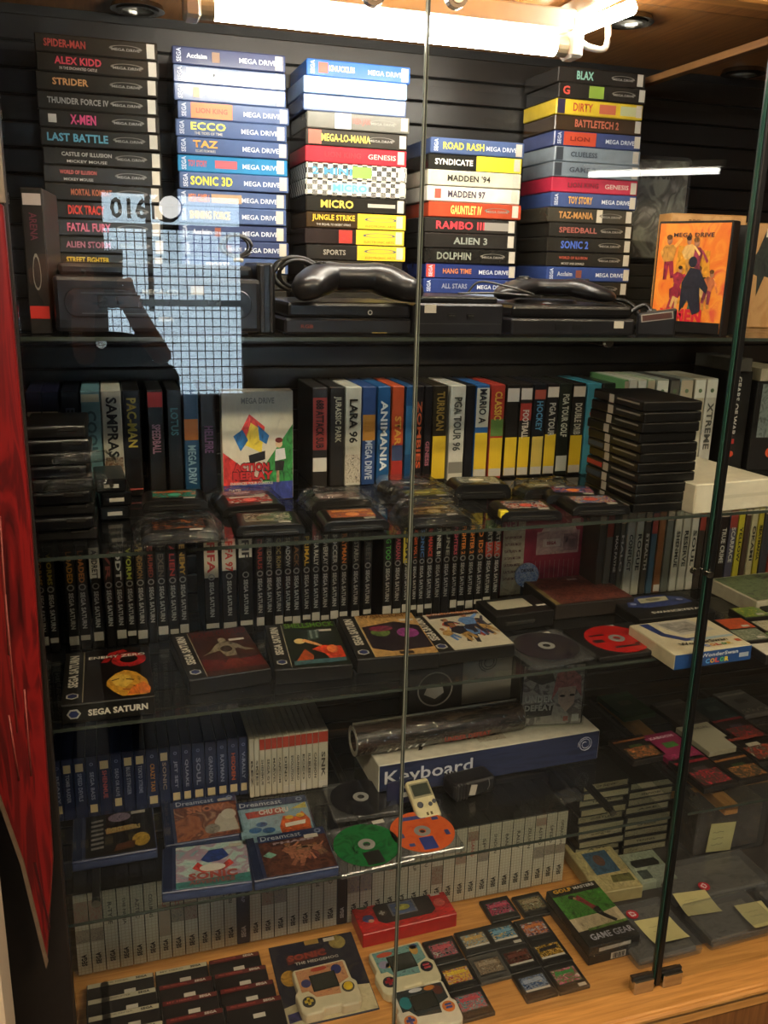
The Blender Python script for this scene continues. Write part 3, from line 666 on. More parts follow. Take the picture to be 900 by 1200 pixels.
text(t, 'RGB', 'front', (-.062, 0, .013), .018, .005, '#8a3a24', .02, name='small_lettering'); box('indicator_line', t, mat('#a08a40', .4), .022, .0008, .001, (.045, -.0006, .004), 0)
for s in (-.08, .08): box('rubber_foot', t, SEAL, .02, .02, .003, (s, .03, -.0005), .0005)
t = empty('game_console', (.500, 1.240, Z1), 0, 'black console with two controller ports and a white price sticker', 'console')
box('lower_body', t, PB, .142, .20, .046, (0, 0, .001), .003); o = prism('top_lid', [(-.066, .012), (.066, .012), (.054, .18), (-.054, .18)], .010, t, PB2, .047, .003, 2)
for s in (-.012, .018):
    p_ = prism('controller_port', [(s-.0065, .033), (s+.0065, .033), (s+.005, .025), (s-.005, .025)], .002, t, SEAL, -.0012, 0, 1, 'y')
    for k in range(5): disc('pin', p_, mat('#7a7464', .4, 0, .6), .0006, .0006, (s-.004+.002*k, -.0016, .030), 6, 'y')
sticker(t, 'front', (-.046, 0, .0395), .018, .012); text(t, 'CD SYSTEM', 'top', (.02, .016, .057), .036, .005, '#8f8c84', .01, name='small_lettering')
box('seam', t, mat('#3a3a3c'), .14, .001, .001, (0, -.0004, .0175), 0)
t = empty('game_console', (.694, 1.245, Z1), 0, 'wide black console below the rightmost stack with sticker and red-dot lettering', 'console')
box('lower_body', t, PB, .215, .19, .026, (0, 0, .001), .004, 0, 2)
prism('upper_body', [(-.104, .004), (.104, .004), (.098, .18), (-.098, .18)], .020, t, PB2, .027, .006, 2)
disc('round_deck', t, mat('#1e1e20', .3), .062, .006, (-.01, .10, .046), 32, 'z', .056)
for s in (-.025, .005): box('controller_port', t, SEAL, .016, .002, .008, (s, -.001, .010), 0)
sticker(t, 'front', (.078, 0, .018), .017, .011); text(t, 'VA-GAME', 'top', (-.055, .012, .047), .022, .005, '#a02c20', .03, name='small_lettering')
text(t, '16-BIT STEREO', 'top', (.055, .020, .047), .05, .005, '#903028', .02, name='small_lettering')
def pad(loc, rz, label, flat=False):
    t = empty('game_controller', loc, rz, label, 'controller')
    h = .62 if flat else 1
    V = [(0, .012, .030*h), (-.032, .014, .032*h), (-.056, .004, .026*h), (-.074, -.020, .017*h), (-.080, -.044, .012*h),
         (.032, .014, .032*h), (.056, .004, .026*h), (.074, -.020, .017*h), (.080, -.044, .012*h)]
    o = skin('body', V, [(0, 1), (1, 2), (2, 3), (3, 4), (0, 5), (5, 6), (6, 7), (7, 8)], [(.032, .021*h), (.034, .024*h), (.036, .026*h), (.029, .021*h), (.021, .015*h), (.034, .024*h), (.036, .026*h), (.029, .021*h), (.021, .015*h)], t, mat('#17171a', .32, .1))
    d = disc('thumb_pad', t, PB2, .014, .006, (-.045, .006, .044*h), 20, 'z', .012)
    box('cross_key', d, PG, .016, .005, .002, (0, -.0025, .006), .0005); box('cross_key', d, PG, .005, .016, .002, (0, -.008, .006), .0005)
    for k in range(3): disc('action_button', t, PG, .0045, .005, (.036+.011*k, .002+.005*k, .046*h), 14, 'z', .004)
    return t
c = pad((.345, 1.262, Z1+.0495), .03, 'black two-grip controller lying on the flat black console'); c.scale = (1.0, 1.0, 1.0)
pad((.680, 1.30, Z1+.053), -.25, 'black rounded controller on top of the wide console at the right', True)
def coil(name, c, r, n, label, turns=3, m=None, rad=.0028, tilt=.6, free=()):
    t = empty(name, c, 0, label, 'cable')
    pts = []
    for k in range(n):
        a = 2*math.pi*turns*k/n; rr = r*(1+.13*math.sin(a*.37+1)); pts.append((rr*math.cos(a)*1.0, .012*math.sin(a*.61)+.004*k/n, r+.006+rr*math.sin(a)*tilt*1.2))
    o = tube('lead', pts, rad, t, m or mat('#121212', .4), 6, 3)
    tube('tie', [(-.006, -.012, r*.3), (0, -.014, r*.36), (.006, -.012, r*.3)], .003, t, mat('#b8b09a', .5), 6, 3)
    return t
coil('coiled_lead', (.272, 1.32, Z1+.047), .030, 40, 'coil of black controller lead standing left of the two-grip controller', 4, rad=.0034)
coil('coiled_lead', (.185, 1.315, Z1+.094), .020, 30, 'thin coiled lead on the disc console in front of the second stack', 3, mat('#2c2c30', .3), .002)
t = empty('loose_lead', (.832, 1.33, Z1), 0, 'black lead looping down right of the wide console', 'cable')
tube('lead', [(-.06, .02, .055), (.0, .0, .052), (.018, -.02, .030), (.004, -.035, .010), (-.012, -.03, .028), (.012, -.04, .047), (.020, -.05, .036)], .0042, t, mat('#101010', .35))
disc('plug', t, mat('#8f8c86', .25, .05, .6), .006, .012, (.020, -.058, .036), 14, 'y')
tube('lead', [(-.03, .05, .060), (.02, .04, .045), (.05, .02, .02), (.02, .01, .004), (.045, -.005, .006)], .0036, t, mat('#101010', .35))
t = empty('power_adapter', (.852, 1.262, Z1), -.5, 'black adapter block with a framed red badge leaning beside the upright orange-covered case', 'adapter')
o = prism('body', [(-.030, -.0), (.030, .0), (.030, .044), (-.030, .034)], .030, t, PB, 0, .003, 2, 'y')
patch(t, 'front', (0, 0, .030), .050, .012, '#9a958c', 'badge_frame', .0004, .15); patch(t, 'front', (0, 0, .030), .046, .009, '#4a2a24', 'badge', .0008, .15)
for (a, b, lab) in (((400, 385), (370, 395), ''),): pass
t = empty('loose_lead', (.42, 1.28, Z1+.06), 0, 'thin grey wire arching over the console with two ports', 'cable')
tube('lead', [(.12, .03, .0), (.135, .02, .018), (.17, -.01, .012), (.21, -.02, .0), (.15, .0, .002), (.10, .02, .0)], .0018, t, mat('#3a3a38', .3))

# right part of the top shelf
def cover_case(loc, rz, label, cat, group, w, d, h, body, base, shapes, name='game_case'):
    t = empty(name, loc, rz, label, cat, group)
    box('shell', t, mat(body, .35), w, d, h, (0, 0, 0), .0015)
    art(t, 'front', (0, 0, h/2), w*.95, h*.96, base, shapes)
    return t
t = cover_case((.932, 1.300, Z1), math.radians(-61), 'case with orange picture cover standing upright at the right of the top shelf', 'game case', None, .128, .026, .182, '#141312',
    mottle(['#c8502a', '#d8742a', '#e08c34', '#c84a3a'], 9, 3, .3), [('#c88a28', [(.25, .25), (.8, .3), (.75, .75), (.3, .8)])]+crowd(9, ['#8a2a3a', '#a8603c', '#b8843c', '#7a3040', '#4a6a50', '#c8a060'], 4, .1, .9, .25, .68, .26)+[('#25252f', [(.40, .18), (.50, .30), (.60, .16), (.70, .20), (.66, .42), (.76, .36), (.78, .42), (.64, .58), (.50, .60), (.40, .46)]), ('#25252f', (.53, .65, (.06, .05))), ('#191817', [(0, 0), (1, 0), (1, .10), (0, .10)])])
text(t, 'MEGA DRIVE', 'front', (0, 0, .160), .070, .007, '#3a2c2c', .02, .0016); text(t, 'X-MEN', 'front', (-.010, 0, .030), .075, .022, '#c02030', .05, .0018); text(t, 'SEGA', 'front', (.040, 0, .011), .018, .006, '#b9b8b4', .03, .0018)
t = empty('game_case', (.975, 1.338, Z1), math.radians(-52), 'plain black case standing behind the case with the orange cover', 'game case')
box('shell', t, mat('#151413', .4), .128, .026, .178, (.012, 0, 0), .0015)
# two tan picture boxes behind
def picture_box(loc, rz, w, d, h, label, seed):
    t = empty('picture_box', loc, rz, label, 'box', 'tan picture boxes'); box('carton', t, mat('#b58850', .5, .1, scale=20), w, d, h, (0, 0, 0), .001)
    return t
t = picture_box((1.075, 1.46, Z1), -.12, .150, .05, .205, 'tan box with a large dial printed on it behind the orange cover', 1)
art(t, 'front', (0, 0, .1025), .146, .200, mottle(['#b98c56', '#c69b66', '#b0824e'], 8, 5, .5), [('#cfc7b2', [(.52, .50), (1, .50), (1, .92), (.52, .92)]), ('#4f7a3c', (.72, .86, (.10, .05))), ('#8a6238', (.74, .32, (.24, .24))), ('#a89a80', (.74, .32, (.19, .19))), ('#6f4f30', (.74, .32, (.03, .03))), ('#3a3a50', (.08, .68, (.07, .10)))])
text(t, 'STRIDER', 'front', (.035, 0, .142), .05, .012, '#a83a44', .03, .0016); text(t, 'LEGEND', 'front', (.035, 0, .124), .05, .010, '#8a8a86', .03, .0016); text(t, 'RPG', 'front', (-.03, 0, .192), .022, .006, '#6a4a28', .03, .0016)
o = patch(t, 'front', (.036, 0, .064), .003, .07, '#5a3f26', 'dial_hand', .0022, -.7)
t = picture_box((1.235, 1.47, Z1), -.15, .13, .05, .195, 'tan box with a dark spiky motif right of the dial box', 2)
art(t, 'front', (0, 0, .0975), .126, .19, mottle(['#b08450', '#bf9460', '#a67a48'], 8, 6, .5), [('#2f3430', [(.1, .55), (.25, .75), (.35, .95), (.45, .7), (.6, .8), (.5, .6), (.65, .45), (.4, .5), (.3, .3), (.28, .5)]), ('#d6d0c0', [(.35, .88), (.5, .88), (.5, .96), (.35, .96)])])
# clear clamshells and cases behind these
t = empty('clamshell_case', (1.045, 1.60, Z1+.12), 0, 'large clear-edged case with grey picture above the tan boxes', 'game case')
box('shell', t, CLEARBOX, .17, .03, .20, (0, 0, 0), .012, 0, 3); box('insert', t, mottle(['#6a6a5c', '#8a8a7a', '#4c4a42', '#9a948a'], 14, 9, .5), .155, .018, .185, (0, .006, .007), .002)
text(t, 'FINAL FURY', 'front', (0, .004, .165), .10, .018, '#33332e', .05, .001); 
for k in range(5):
    t = empty('game_case', (1.045, 1.575, Z1+.023*k), R.uniform(-.03, .03), f'dark case under the large clear case, {ordn(5-k)} from its top', 'game case', 'cases under the clear case')
    box('shell', t, mat('#26241f', .35, .1), .175, .115, .0225, (0, 0, 0), .0015); box('clip', t, mat('#3c3932', .3), .02, .002, .008, (.05, -.001, .008), 0)
for k, (x, z, w, h, c) in enumerate(((1.245, .12, .11, .03, '#8a867a'), (1.26, .085, .08, .034, '#7c776a'), (1.265, .045, .08, .038, '#837e70'), (1.25, 0, .11, .044, '#5c584e'))):
    t = empty('carton', (x, 1.58, Z1+z), 0, f'small grey carton behind the tan boxes, {ordn(k+1)} from top', 'box', 'grey cartons behind the tan boxes')
    box('carton_body', t, mat(c, .5, .15, scale=25), w, .10, h-.0005, (0, 0, 0), .001); patch(t, 'front', (-w*.3, 0, h/2), .016, .016, '#34382c', 'printed_mark')

# ------------------------------------------------------------------ second tier: upright row at the back
def upright(x0, x1, Yp, z, h, d, col, label, group, yref, title=None, tcol='#ccc', tc=.62, tl=.5, extras=(), stick=None, name='game_case', cat='game case', gap=.0006, thf=.55, bold=.03, body=None):
    """a case standing in a row: x0, x1 are where its spine starts and ends in the photo at height yref"""
    a, b = px(x0, yref, Y=Yp).x, px(x1, yref, Y=Yp).x
    w = b-a-gap
    t = empty(name, ((a+b)/2, Yp, z), 0, label, cat, group)
    box('shell', t, mat(body or col, .28, .08, scale=40) if isinstance(col, str) else col, w, d, h, (0, 0, 0), .0013)
    for n_, (f0, f1, c) in enumerate(extras):
        patch(t, 'front', (0, 0, h*(f0+f1)/2), w*.93, h*(f1-f0), c, 'spine_panel', .0003+.00022*n_)
    if title: text(t, title, 'frontdown', (0, 0, h*tc), h*tl, w*thf, tcol, bold, .0012)
    if stick is not None: sticker(t, 'front', (0, 0, h*stick), w*.9, .015)
    return t
YEL = '#d6b428'
G2 = 'upright cases along the back of the second shelf'
row2 = [
 (30, 48, '#23233a', 'navy', None, None, 0, 0, [(.62, .82, '#c8c4b4'), (.66, .78, '#6a6458')], 'a pale square'), (48, 68, '#23233a', 'navy', None, None, 0, 0, [(.62, .82, '#cfcbba'), (.66, .78, '#6a6458')], 'a pale square'),
 (71, 92, '#15161f', 'black', 'ECCO', '#5a6070', .7, .3, [], 'dim lettering'), (94, 117, '#6f979c', 'grey-teal', 'COOL', '#3d5a60', .62, .4, [(.90, .97, '#c8c2a8')], 'a pale cap'),
 (118, 142, '#cfc9b4', 'cream', 'SAMPRAS', '#161412', .66, .56, [(.02, .38, mottle(['#2a2018', '#7a5a40', '#b8a890', '#3a2a1c'], 40, 4))], 'big black letters'), (143, 164, '#1a1715', 'black', 'PAC-MAN', '#c8b040', .70, .46, [(.06, .075, '#a04a40')], 'yellow letters'),
 (172, 191, '#1a1816', 'black', 'SPEEDBALL', '#b07f90', .54, .28, [(.84, .98, '#c43a34')], 'a red top'), (195, 212, '#171615', 'black', 'LOTUS', '#5f8f94', .70, .26, [], 'teal script'),
 (214, 232, '#1f4a6c', 'blue', 'MEGA DRIV', '#8fb0c0', .28, .38, [(.52, .72, '#c87a30')], 'an orange burst'), (234, 253, '#201c20', 'black', 'HELLFIRE', '#8a5a80', .52, .26, [], 'mauve lettering'),
 (366, 384, '#2b2927', 'charcoal', '688 ATTACK SUB', '#2a1512', .64, .48, [(.38, .90, '#9c3a34'), (.16, .30, '#d0ccc0')], 'a red label'), (387, 404, '#2a2826', 'charcoal', 'JURASSIC PARK', '#b9b49c', .68, .46, [], 'cream title'),
 (405, 424, '#cbc7b4', 'cream', 'LARA 96', '#24221e', .66, .44, [(.03, .32, mottle(['#5a5048', '#c8c0ac', '#3a322c'], 50, 8))], 'a small photo'), (425, 441, '#2c4a80', 'blue', 'MEGA DRIVE', '#b4c0d4', .26, .40, [(.46, .72, '#b88030')], 'an orange patch'),
 (443, 458, '#23588c', 'blue', 'ANIMANIA', '#e0e4e4', .5, .72, [], 'white zigzag letters'), (460, 474, '#c0502c', 'orange', 'STAR', '#d8a040', .55, .3, [(.05, .42, '#a83028'), (.24, .40, '#3a4a70')], 'a blue patch'),
 (476, 486, '#1e4a74', 'blue', None, None, 0, 0, [(.3, .8, '#2d6a94')], 'no title'), (487, 497, '#1c1a1e', 'black', 'ZOMBIES', '#c05a34', .5, .7, [], 'red zigzags'), (498, 507, '#1a181a', 'black', 'GENESIS', '#b06a7a', .3, .26, [], 'pink lettering'),
 (508, 525, '#2a2418', 'dark brown', 'TURRICAN', '#9a7f3c', .74, .4, [(.03, .48, YEL)], 'a yellow lower half'), (528, 546, '#c9c6b6', 'white', 'PGA TOUR 96', '#4a4a44', .6, .56, [(.08, .20, '#7c7a70')], 'grey lettering'), (547, 557, '#17171a', 'black', None, None, 0, 0, [], 'nothing on it'),
 (558, 574, '#2c5c94', 'blue', 'MARIO A', '#20242c', .78, .36, [(.56, .97, '#c8c4b0'), (.03, .50, YEL)], 'a white label over yellow'), (576, 592, '#a8382c', 'red', 'CLASSIC', '#d8b048', .78, .3, [(.46, .64, '#5a7a3c'), (.03, .44, YEL)], 'a yellow base'),
 (594, 609, '#1f1d1a', 'black', None, None, 0, 0, [(.82, .96, '#cfc6b8'), (.03, .44, YEL)], 'a white cap over yellow'), (610, 624, '#24201c', 'black', 'FOOTBALL', '#cfc4b4', .58, .3, [(.84, .96, '#cfc6b8'), (.62, .80, '#a83a30'), (.03, .44, YEL)], 'a red panel over yellow'),
 (626, 640, '#1d1f24', 'black', 'HOCKEY', '#5a90b0', .66, .32, [(.84, .94, '#9a4a3c'), (.03, .44, '#c8ae50')], 'light blue title over yellow'), (641, 655, '#1f1e20', 'black', 'PGA TOUR', '#b0aca0', .62, .36, [(.86, .97, '#cfc6b8'), (.03, .46, YEL)], 'grey title over yellow'),
 (656, 670, '#20251f', 'dark green', 'PGA TOUR GOLF', '#c0c0b0', .66, .46, [(.05, .22, '#c0c4b8')], 'white title and barcode'), (671, 686, '#1f1d1b', 'black', 'DOUBLE DRIB', '#b8b4a8', .62, .34, [(.86, .97, '#cfc6b8'), (.03, .44, YEL)], 'small white title over yellow'),
 (688, 704, '#3f8698', 'turquoise', 'ECCO', '#b0504c', .58, .22, [], 'red lettering'), (706, 720, '#232523', 'black', 'DOLPHIN', '#6a706a', .6, .4, [], 'faint grey title')]
for i, (a, b, col, cn, ti, tc_, tp, tl, ex, desc) in enumerate(row2):
    upright(a, b, 1.53+(.0 if i < 10 else .004)*0, Z2, .182, .130, col, f'upright {cn} case with {desc}, {ordn(i+1)} from left on the second shelf', G2, 470, ti, tc_ or '#ccc', tp, tl, ex,
            .07 if 'yellow' in desc and i > 20 else None)
    o = list(bpy.data.objects)[-1]
for i, (a, b, col, ti) in enumerate(((732, 737, '#5f8a5a', None), (738, 747, '#c2c3b4', 'POWER'), (748, 758, '#b7b6a4', None), (759, 768, '#9fb08e', None), (770, 784, '#8f978a', None), (786, 797, '#3a3836', None), (798, 813, '#8d9288', None), (815, 828, '#b0aa94', None), (829, 842, '#b9b6a8', 'XTREME'))):
    t = upright(a, b, 1.50, Z2, .192, .135, col, f'pale-topped disc case with round mark, {ordn(i+1)} behind the tall black stack', 'pale disc cases behind the black stack', 450, ti, '#4a4a44', .5, .5,
            [(.80, .985, '#cfd0c2' if i % 3 else '#b0a48c')] if col != '#3a3836' else [(.8, .98, '#5a5850')])
    disc('round_mark', t, mat('#5a7050', .4, 0), .0042, .0003, (0, -.0008, .168), 14, 'y')

# boxed picture pack in front of the row
q = px(263, 568, Z=Z2); t = empty('boxed_pack', (px(303, 568, Y=1.46).x, 1.46, Z2), -.02, 'white pack with bright emblem and red, green and blue print on the second shelf', 'box')
w = px(345, 560, Y=1.46).x-px(263, 560, Y=1.46).x
h_ = px(300, 458, Y=1.46).z-Z2
box('carton', t, mat('#d2cdb8', .4), w, .03, h_, (0, 0, 0), .0015)
art(t, 'front', (0, 0, h_/2), w*.985, h_*.985, '#d0cbb6', [('#c2342e', [(0, .14), (.62, .14), (.30, .30), (0, .45)]), ('#3a8a44', [(.55, .14), (1, .14), (1, .70), (.60, .33)]), ('#3a4488', [(0, 0), (1, 0), (1, .17), (0, .14)]),
    ('#c83c38', [(.38, .80), (.60, .68), (.55, .48), (.22, .60)]), ('#e0c83c', [(.40, .72), (.58, .64), (.55, .44), (.30, .52)]), ('#2a6aa8', [(.15, .60), (.28, .66), (.36, .56), (.25, .46)]), ('#2a6aa8', [(.50, .70), (.66, .60), (.62, .52), (.52, .56)]), ('#1f1d1c', [(.36, .42), (.60, .46), (.60, .38), (.38, .34)]),
    ('#d8b890', (.80, .52, (.05, .035))), ('#7a2a20', (.80, .555, (.055, .025))), ('#d8d8d8', [(.74, .36), (.90, .38), (.88, .48), (.75, .47)]), ('#2e2c28', [(.74, .27), (.86, .27), (.88, .36), (.74, .36)]), ('#b89070', [(.76, .16), (.80, .16), (.80, .27), (.76, .27)])])
text(t, 'MEGA DRIVE', 'front', (0, 0, h_*.915), w*.46, .010, '#8a8a84', .03, .0034); text(t, 'ACTION', 'front', (-w*.10, 0, h_*.315), w*.52, .017, '#3a1014', .10, .0030, 'lettering_outline'); text(t, 'REPLAY', 'front', (-w*.08, 0, h_*.235), w*.58, .017, '#3a1014', .10, .0030, 'lettering_outline'); text(t, 'ACTION', 'front', (-w*.10, 0, h_*.315), w*.5, .014, '#c43030', .05, .0034); text(t, 'REPLAY', 'front', (-w*.08, 0, h_*.235), w*.56, .014, '#c43030', .05, .0034)
text(t, 'ENHANCES YOUR CONSOLE', 'front', (-w*.10, 0, h_*.165), w*.6, .005, '#d8d4c4', .02, .0034); text(t, 'DATEL', 'front', (-w*.33, 0, h_*.10), w*.18, .006, '#d8d4c4', .03, .0034)

# left stack of black cases on the second shelf
for k in range(9):
    x = -.073+R.uniform(-.004, .004); yy = 1.285+R.uniform(-.006, .006)
    t = empty('game_case', (x, yy, Z2+.0187*k), R.uniform(-.05, .05), f'black cartridge case, {ordn(9-k)} from top of the short stack at far left of second shelf', 'game case', 'black cases stacked far left on the second shelf')
    t['label'] = f'black case, {ordn(9-k)} from top of the short stack at far left, second shelf'
    box('shell', t, PB2 if k % 2 else mat('#1c1b1a', .3), .082, .118, .0178, (0, 0, .0003), .003, 0, 2)
    box('edge_line', t, mat('#3d3b38', .3), .070, .0012, .0016, (.0, -.0006, .0135), 0); box('grip_notch', t, mat('#2c2a28', .25), .026, .003, .006, (.018, -.0015, .010), .001)
def crumpled(name, parent, w, d, h, loc, seed, m=SLEEVE, amp=.004):
    bm = bmesh.new(); bmesh.ops.create_cube(bm, size=1); bmesh.ops.subdivide_edges(bm, edges=bm.edges[:], cuts=6, use_grid_fill=True)
    rr = random.Random(seed)
    for v in bm.verts:
        e = abs(v.co.x*2)
        v.co = Vector((v.co.x*w+rr.uniform(-amp, amp), (v.co.y+.5)*d+rr.uniform(-amp, amp), max(.0004, (v.co.z+.5)*h*(1-.75*max(0, e-.75)*4*.9)+rr.uniform(-amp, amp)*.5)))
    me = bpy.data.meshes.new(name); bm.to_mesh(me); bm.free()
    return link(name, me, parent, m, loc)
t = empty('film_sleeve', (-.048, 1.262, Z2+.080), .1, 'crumpled clear film wrapped round the far left black stack', 'film')
crumpled('film', t, .088, .020, .022, (0, -.008, 0), 5, amp=.004)
crumpled('film', t, .080, .016, .014, (.01, -.006, .04), 6, amp=.003)
for k, dx in enumerate((0, .004, -.003)):
    t = empty('game_case', (-.002+dx, 1.385, Z2+.022*k), .05, f'dark case beside the far left black stack, {ordn(3-k)} of three from top', 'game case', 'pile of three dark cases')
    box('shell', t, PB2, .045, .10, .021, (0, 0, .0003), .002); sticker(t, 'front', (.0, 0, .0105), .022, .006)

# loose cartridges
def cart(px0, px1, z, label, cols, seed, film=False, rz=0, d=.072, w=None, hh=.0175, tab=None, ridge=True):
    a, b = px(*px0, Z=z), px(*px1, Z=z); c = (a+b)/2; W = w or .104
    t = empty('game_cartridge', (c.x, max(a.y, b.y), z), rz, label, 'cartridge', 'loose cartridges on the second shelf')
    prof = [(-W/2, .0), (W/2, .0), (W/2, hh*.55), (W/2-.006, hh*.9), (W/2-.012, hh), (-W/2+.012, hh), (-W/2+.006, hh*.9), (-W/2, hh*.55)]
    prism('shell', prof, d, t, mat('#131313', .33, .1), 0, .0015, 1, 'y')
    art(t, 'top', (0, d*.55, hh), W*.68, d*.62, mottle(['#15130f']+cols+[tone(cols[-1], 1.4)], 26, seed, .25), [(cols[-1], [(.08, .68), (.92, .72), (.9, .92), (.1, .9)]), (tone(cols[1], 1.3), (.5, .36, (.16, .22)))] if seed % 2 else [(tone(cols[1], 1.25), (.45, .5, (.2, .2)))])
    if ridge: box('grip_line', t, mat('#4b4a46', .25), W*.72, .001, .0012, (0, -.0006, hh*.45), 0); box('front_step', t, mat('#1b1b1b', .3), W*.80, .004, hh*.30, (0, -.0035, .001), .001)
    if tab: prism('corner_tab', [(-W/2-.002, .001), (-W/2+.012, .001), (-W/2+.012, .012), (-W/2-.002, .014)], hh*.7, t, mat(tab, .5), hh*.35, .001, 1)
    sticker(t, 'top', (W*.12+.01, d*.14, hh), .018, .007)
    if film: crumpled('film', t, W*1.16, d*1.2, hh*1.5, (0, -d*.10, 0), seed+40, amp=.0035)
    return t
cart((165, 640), (258, 637), Z2, 'black cartridge with teal label at front left of the second shelf', ['#1c1a18', '#2c2420', '#4a7a6a'], 1, False, .03)
cart((165, 640), (258, 637), Z2+.019, 'black cartridge with thin orange line lying on the front left cartridge', ['#201c1a', '#2a2624', '#a05a34'], 2, True, -.02, hh=.016)
t = cart((172, 600), (240, 598), Z2, 'black cartridge with green top label behind the front left pair', ['#1d5a4c', '#3a8a70', '#1f6a58', '#b0582c'], 3, False, -.03)
cart((272, 632), (362, 625), Z2, 'black cartridge with dark star picture below the emblem pack', ['#1c2420', '#3a4a3a', '#b0a890', '#22201e'], 4, False, -.05)
cart((258, 608), (338, 602), Z2, 'black cartridge with red label behind the dark star one', ['#a8302c', '#c04a40', '#7a2420', '#d0c8b8'], 5, False, .06)
cart((252, 600), (330, 592), Z2+.0, 'film-wrapped cartridge with faded pink label under the emblem pack', ['#8a5a58', '#b08a88', '#5a3c44'], 6, True, .10, d=.05)
cart((378, 626), (458, 620), Z2, 'black cartridge with orange desert picture left of the door gap', ['#a8442c', '#c8763c', '#6a3c50', '#d0843c'], 7, False, -.04)
cart((365, 604), (440, 596), Z2, 'film-wrapped cartridge with grey-pink label behind the orange desert one', ['#7a6260', '#a08a84', '#5a4a4c'], 8, True, .05, d=.06)
cart((480, 622), (552, 616), Z2, 'film-wrapped cartridge with tan label just right of the door gap', ['#5a4a34', '#8a7450', '#3a3024', '#a88a5c'], 9, True, -.03)
cart((468, 600), (545, 592), Z2, 'film-wrapped cartridge with yellow-green label behind the tan one', ['#6a7038', '#a8a458', '#3c4428'], 10, True, .04, d=.06)
cart((452, 584), (520, 578), Z2, 'film-wrapped cartridge with blue-grey label rearmost near the door gap', ['#4a5a6a', '#8a949c', '#2c343c'], 11, True, .08, d=.05)
cart((535, 588), (598, 583), Z2, 'thick black cartridge with pale label below the yellow-based cases', ['#8a9088', '#b4b4a4', '#5c645c'], 12, False, -.12, hh=.026, d=.065)
cart((592, 613), (656, 610), Z2, 'black cartridge with red-lettered label and yellow corner tab', ['#2c2c38', '#a83a34', '#c8c0b4', '#2f3a52'], 13, False, -.10, tab='#d8c430')
cart((616, 586), (675, 582), Z2, 'film-wrapped flat cartridge behind the yellow-tabbed one', ['#6a6a60', '#9a9888', '#4a4a44'], 14, True, .05, d=.05)
cart((655, 596), (700, 590), Z2, 'black cartridge with blue and orange label near the tall black stack', ['#2a4a8a', '#c86a34', '#3a5a9a', '#2c3c6c'], 15, False, -.28)
cart((672, 607), (738, 602), Z2, 'black cartridge with cream cartoon-coloured label at the foot of the tall black stack', ['#c8b890', '#a84a3c', '#3a6aa0', '#d0c4a0'], 16, False, -.10)

# tall stack of black cases, ends to the front, spines to the left
for k in range(11):
    t = empty('game_case', (.890+R.uniform(-.004, .004), 1.243+R.uniform(-.004, .004), Z2+.0172*k), R.uniform(-.03, .03), f'black case with white tab, {ordn(11-k)} from top of the tall stack beside the white box', 'game case', 'black cases stacked beside the white box')
    box('shell', t, mat('#141414', .3, .1), .112, .165, .0166, (0, 0, .0002), .0025, 0, 2)
    box('edge_line', t, mat('#8f8b80', .3), .0012, .070, .0026, (-.0562, .012, .010), 0)
    box('front_line', t, mat('#4a4844', .25), .100, .0012, .0012, (0, -.0008, .0150), 0)
    sticker(t, 'left', (-.056, .100, .0083), .016, .0145)
    if k in (2, 3, 5): patch(t, 'left', (-.056, .138, .0083), .05, .008, '#b0302c' if k == 3 else '#34465a', 'spine_panel')
# white console box and cases in the right bay
a, b = px(808, 602, Z=Z2), px(897, 592, Z=Z2)
t = empty('flat_box', ((a.x+b.x)/2, 1.224, Z2), .10, 'flat white box with grey print right of the tall black stack', 'box')
box('carton', t, mat('#d9d3bb', .45, .05), .172, .20, .052, (0, 0, 0), .002); art(t, 'top', (-.04, .15, .052), .07, .05, mottle(['#8a8674', '#d0cab4', '#6a675a'], 60, 2, .5)); patch(t, 'front', (.02, 0, .026), .12, .006, '#cbc5ad', 'printed_panel')
t = empty('boxed_game', (1.225, 1.50, Z2), -.1, 'black boxed game with white vertical title and red square behind the white box', 'box')
box('carton', t, mat('#1a1917', .4), .05, .14, .205, (0, 0, 0), .0015); text(t, 'GEARS OF WAR', 'frontdown', (-.004, 0, .135), .12, .010, '#c8c4bc', .03); patch(t, 'front', (-.004, 0, .062), .010, .010, '#a02c24', 'number_square'); disc('rating_disc', t, mat('#b8442c', .4, 0), .006, .0006, (-.004, -.0012, .036), 16, 'y')
t = empty('boxed_game', (1.305, 1.49, Z2), -.1, 'grey-fronted boxed game with round orange badge right of the vertical title', 'box')
box('carton', t, mat('#1c1b1a', .4), .085, .14, .185, (0, 0, 0), .0015); patch(t, 'front', (.002, 0, .125), .066, .11, mottle(['#4a5450', '#7a8480', '#3c4442'], 20, 3, .4), 'cover_picture'); sticker(t, 'front', (.01, 0, .072), .020, .014); disc('rating_disc', t, mat('#c8502c', .4, 0), .011, .0006, (.006, -.0012, .038), 18, 'y'); disc('badge_hub', t, mat('#e0d8cc', .4, 0), .004, .0006, (.006, -.0019, .038), 12, 'y')
t = empty('boxed_game', (1.400, 1.49, Z2), -.05, 'red boxed game at the right end of the second shelf', 'box'); box('carton', t, mat('#b02620', .4), .07, .14, .17, (0, 0, 0), .0015); patch(t, 'front', (-.015, 0, .06), .012, .05, '#d8b8a8', 'printed_panel')
for k, (x, z, w, c) in enumerate(((1.305, .205, .08, '#a39c84'), (1.400, .225, .075, '#b9b29a'), (1.215, .235, .045, '#4a4740'))):
    t = empty('carton', (x, 1.49, Z2+(.186, .171, .206)[k]), -.05, ('cream flat carton on the grey-fronted boxed game', 'cream carton with round mark on the red boxed game', 'grey flat carton lying across the top right')[k], 'box')
    box('carton_body', t, mat(c, .5), w, .13, .026, (0, 0, 0), .001); disc('round_mark', t, mat('#6a6a50', .4, 0), .006, .0004, (-w*.2, -.0006, .013), 14, 'y')

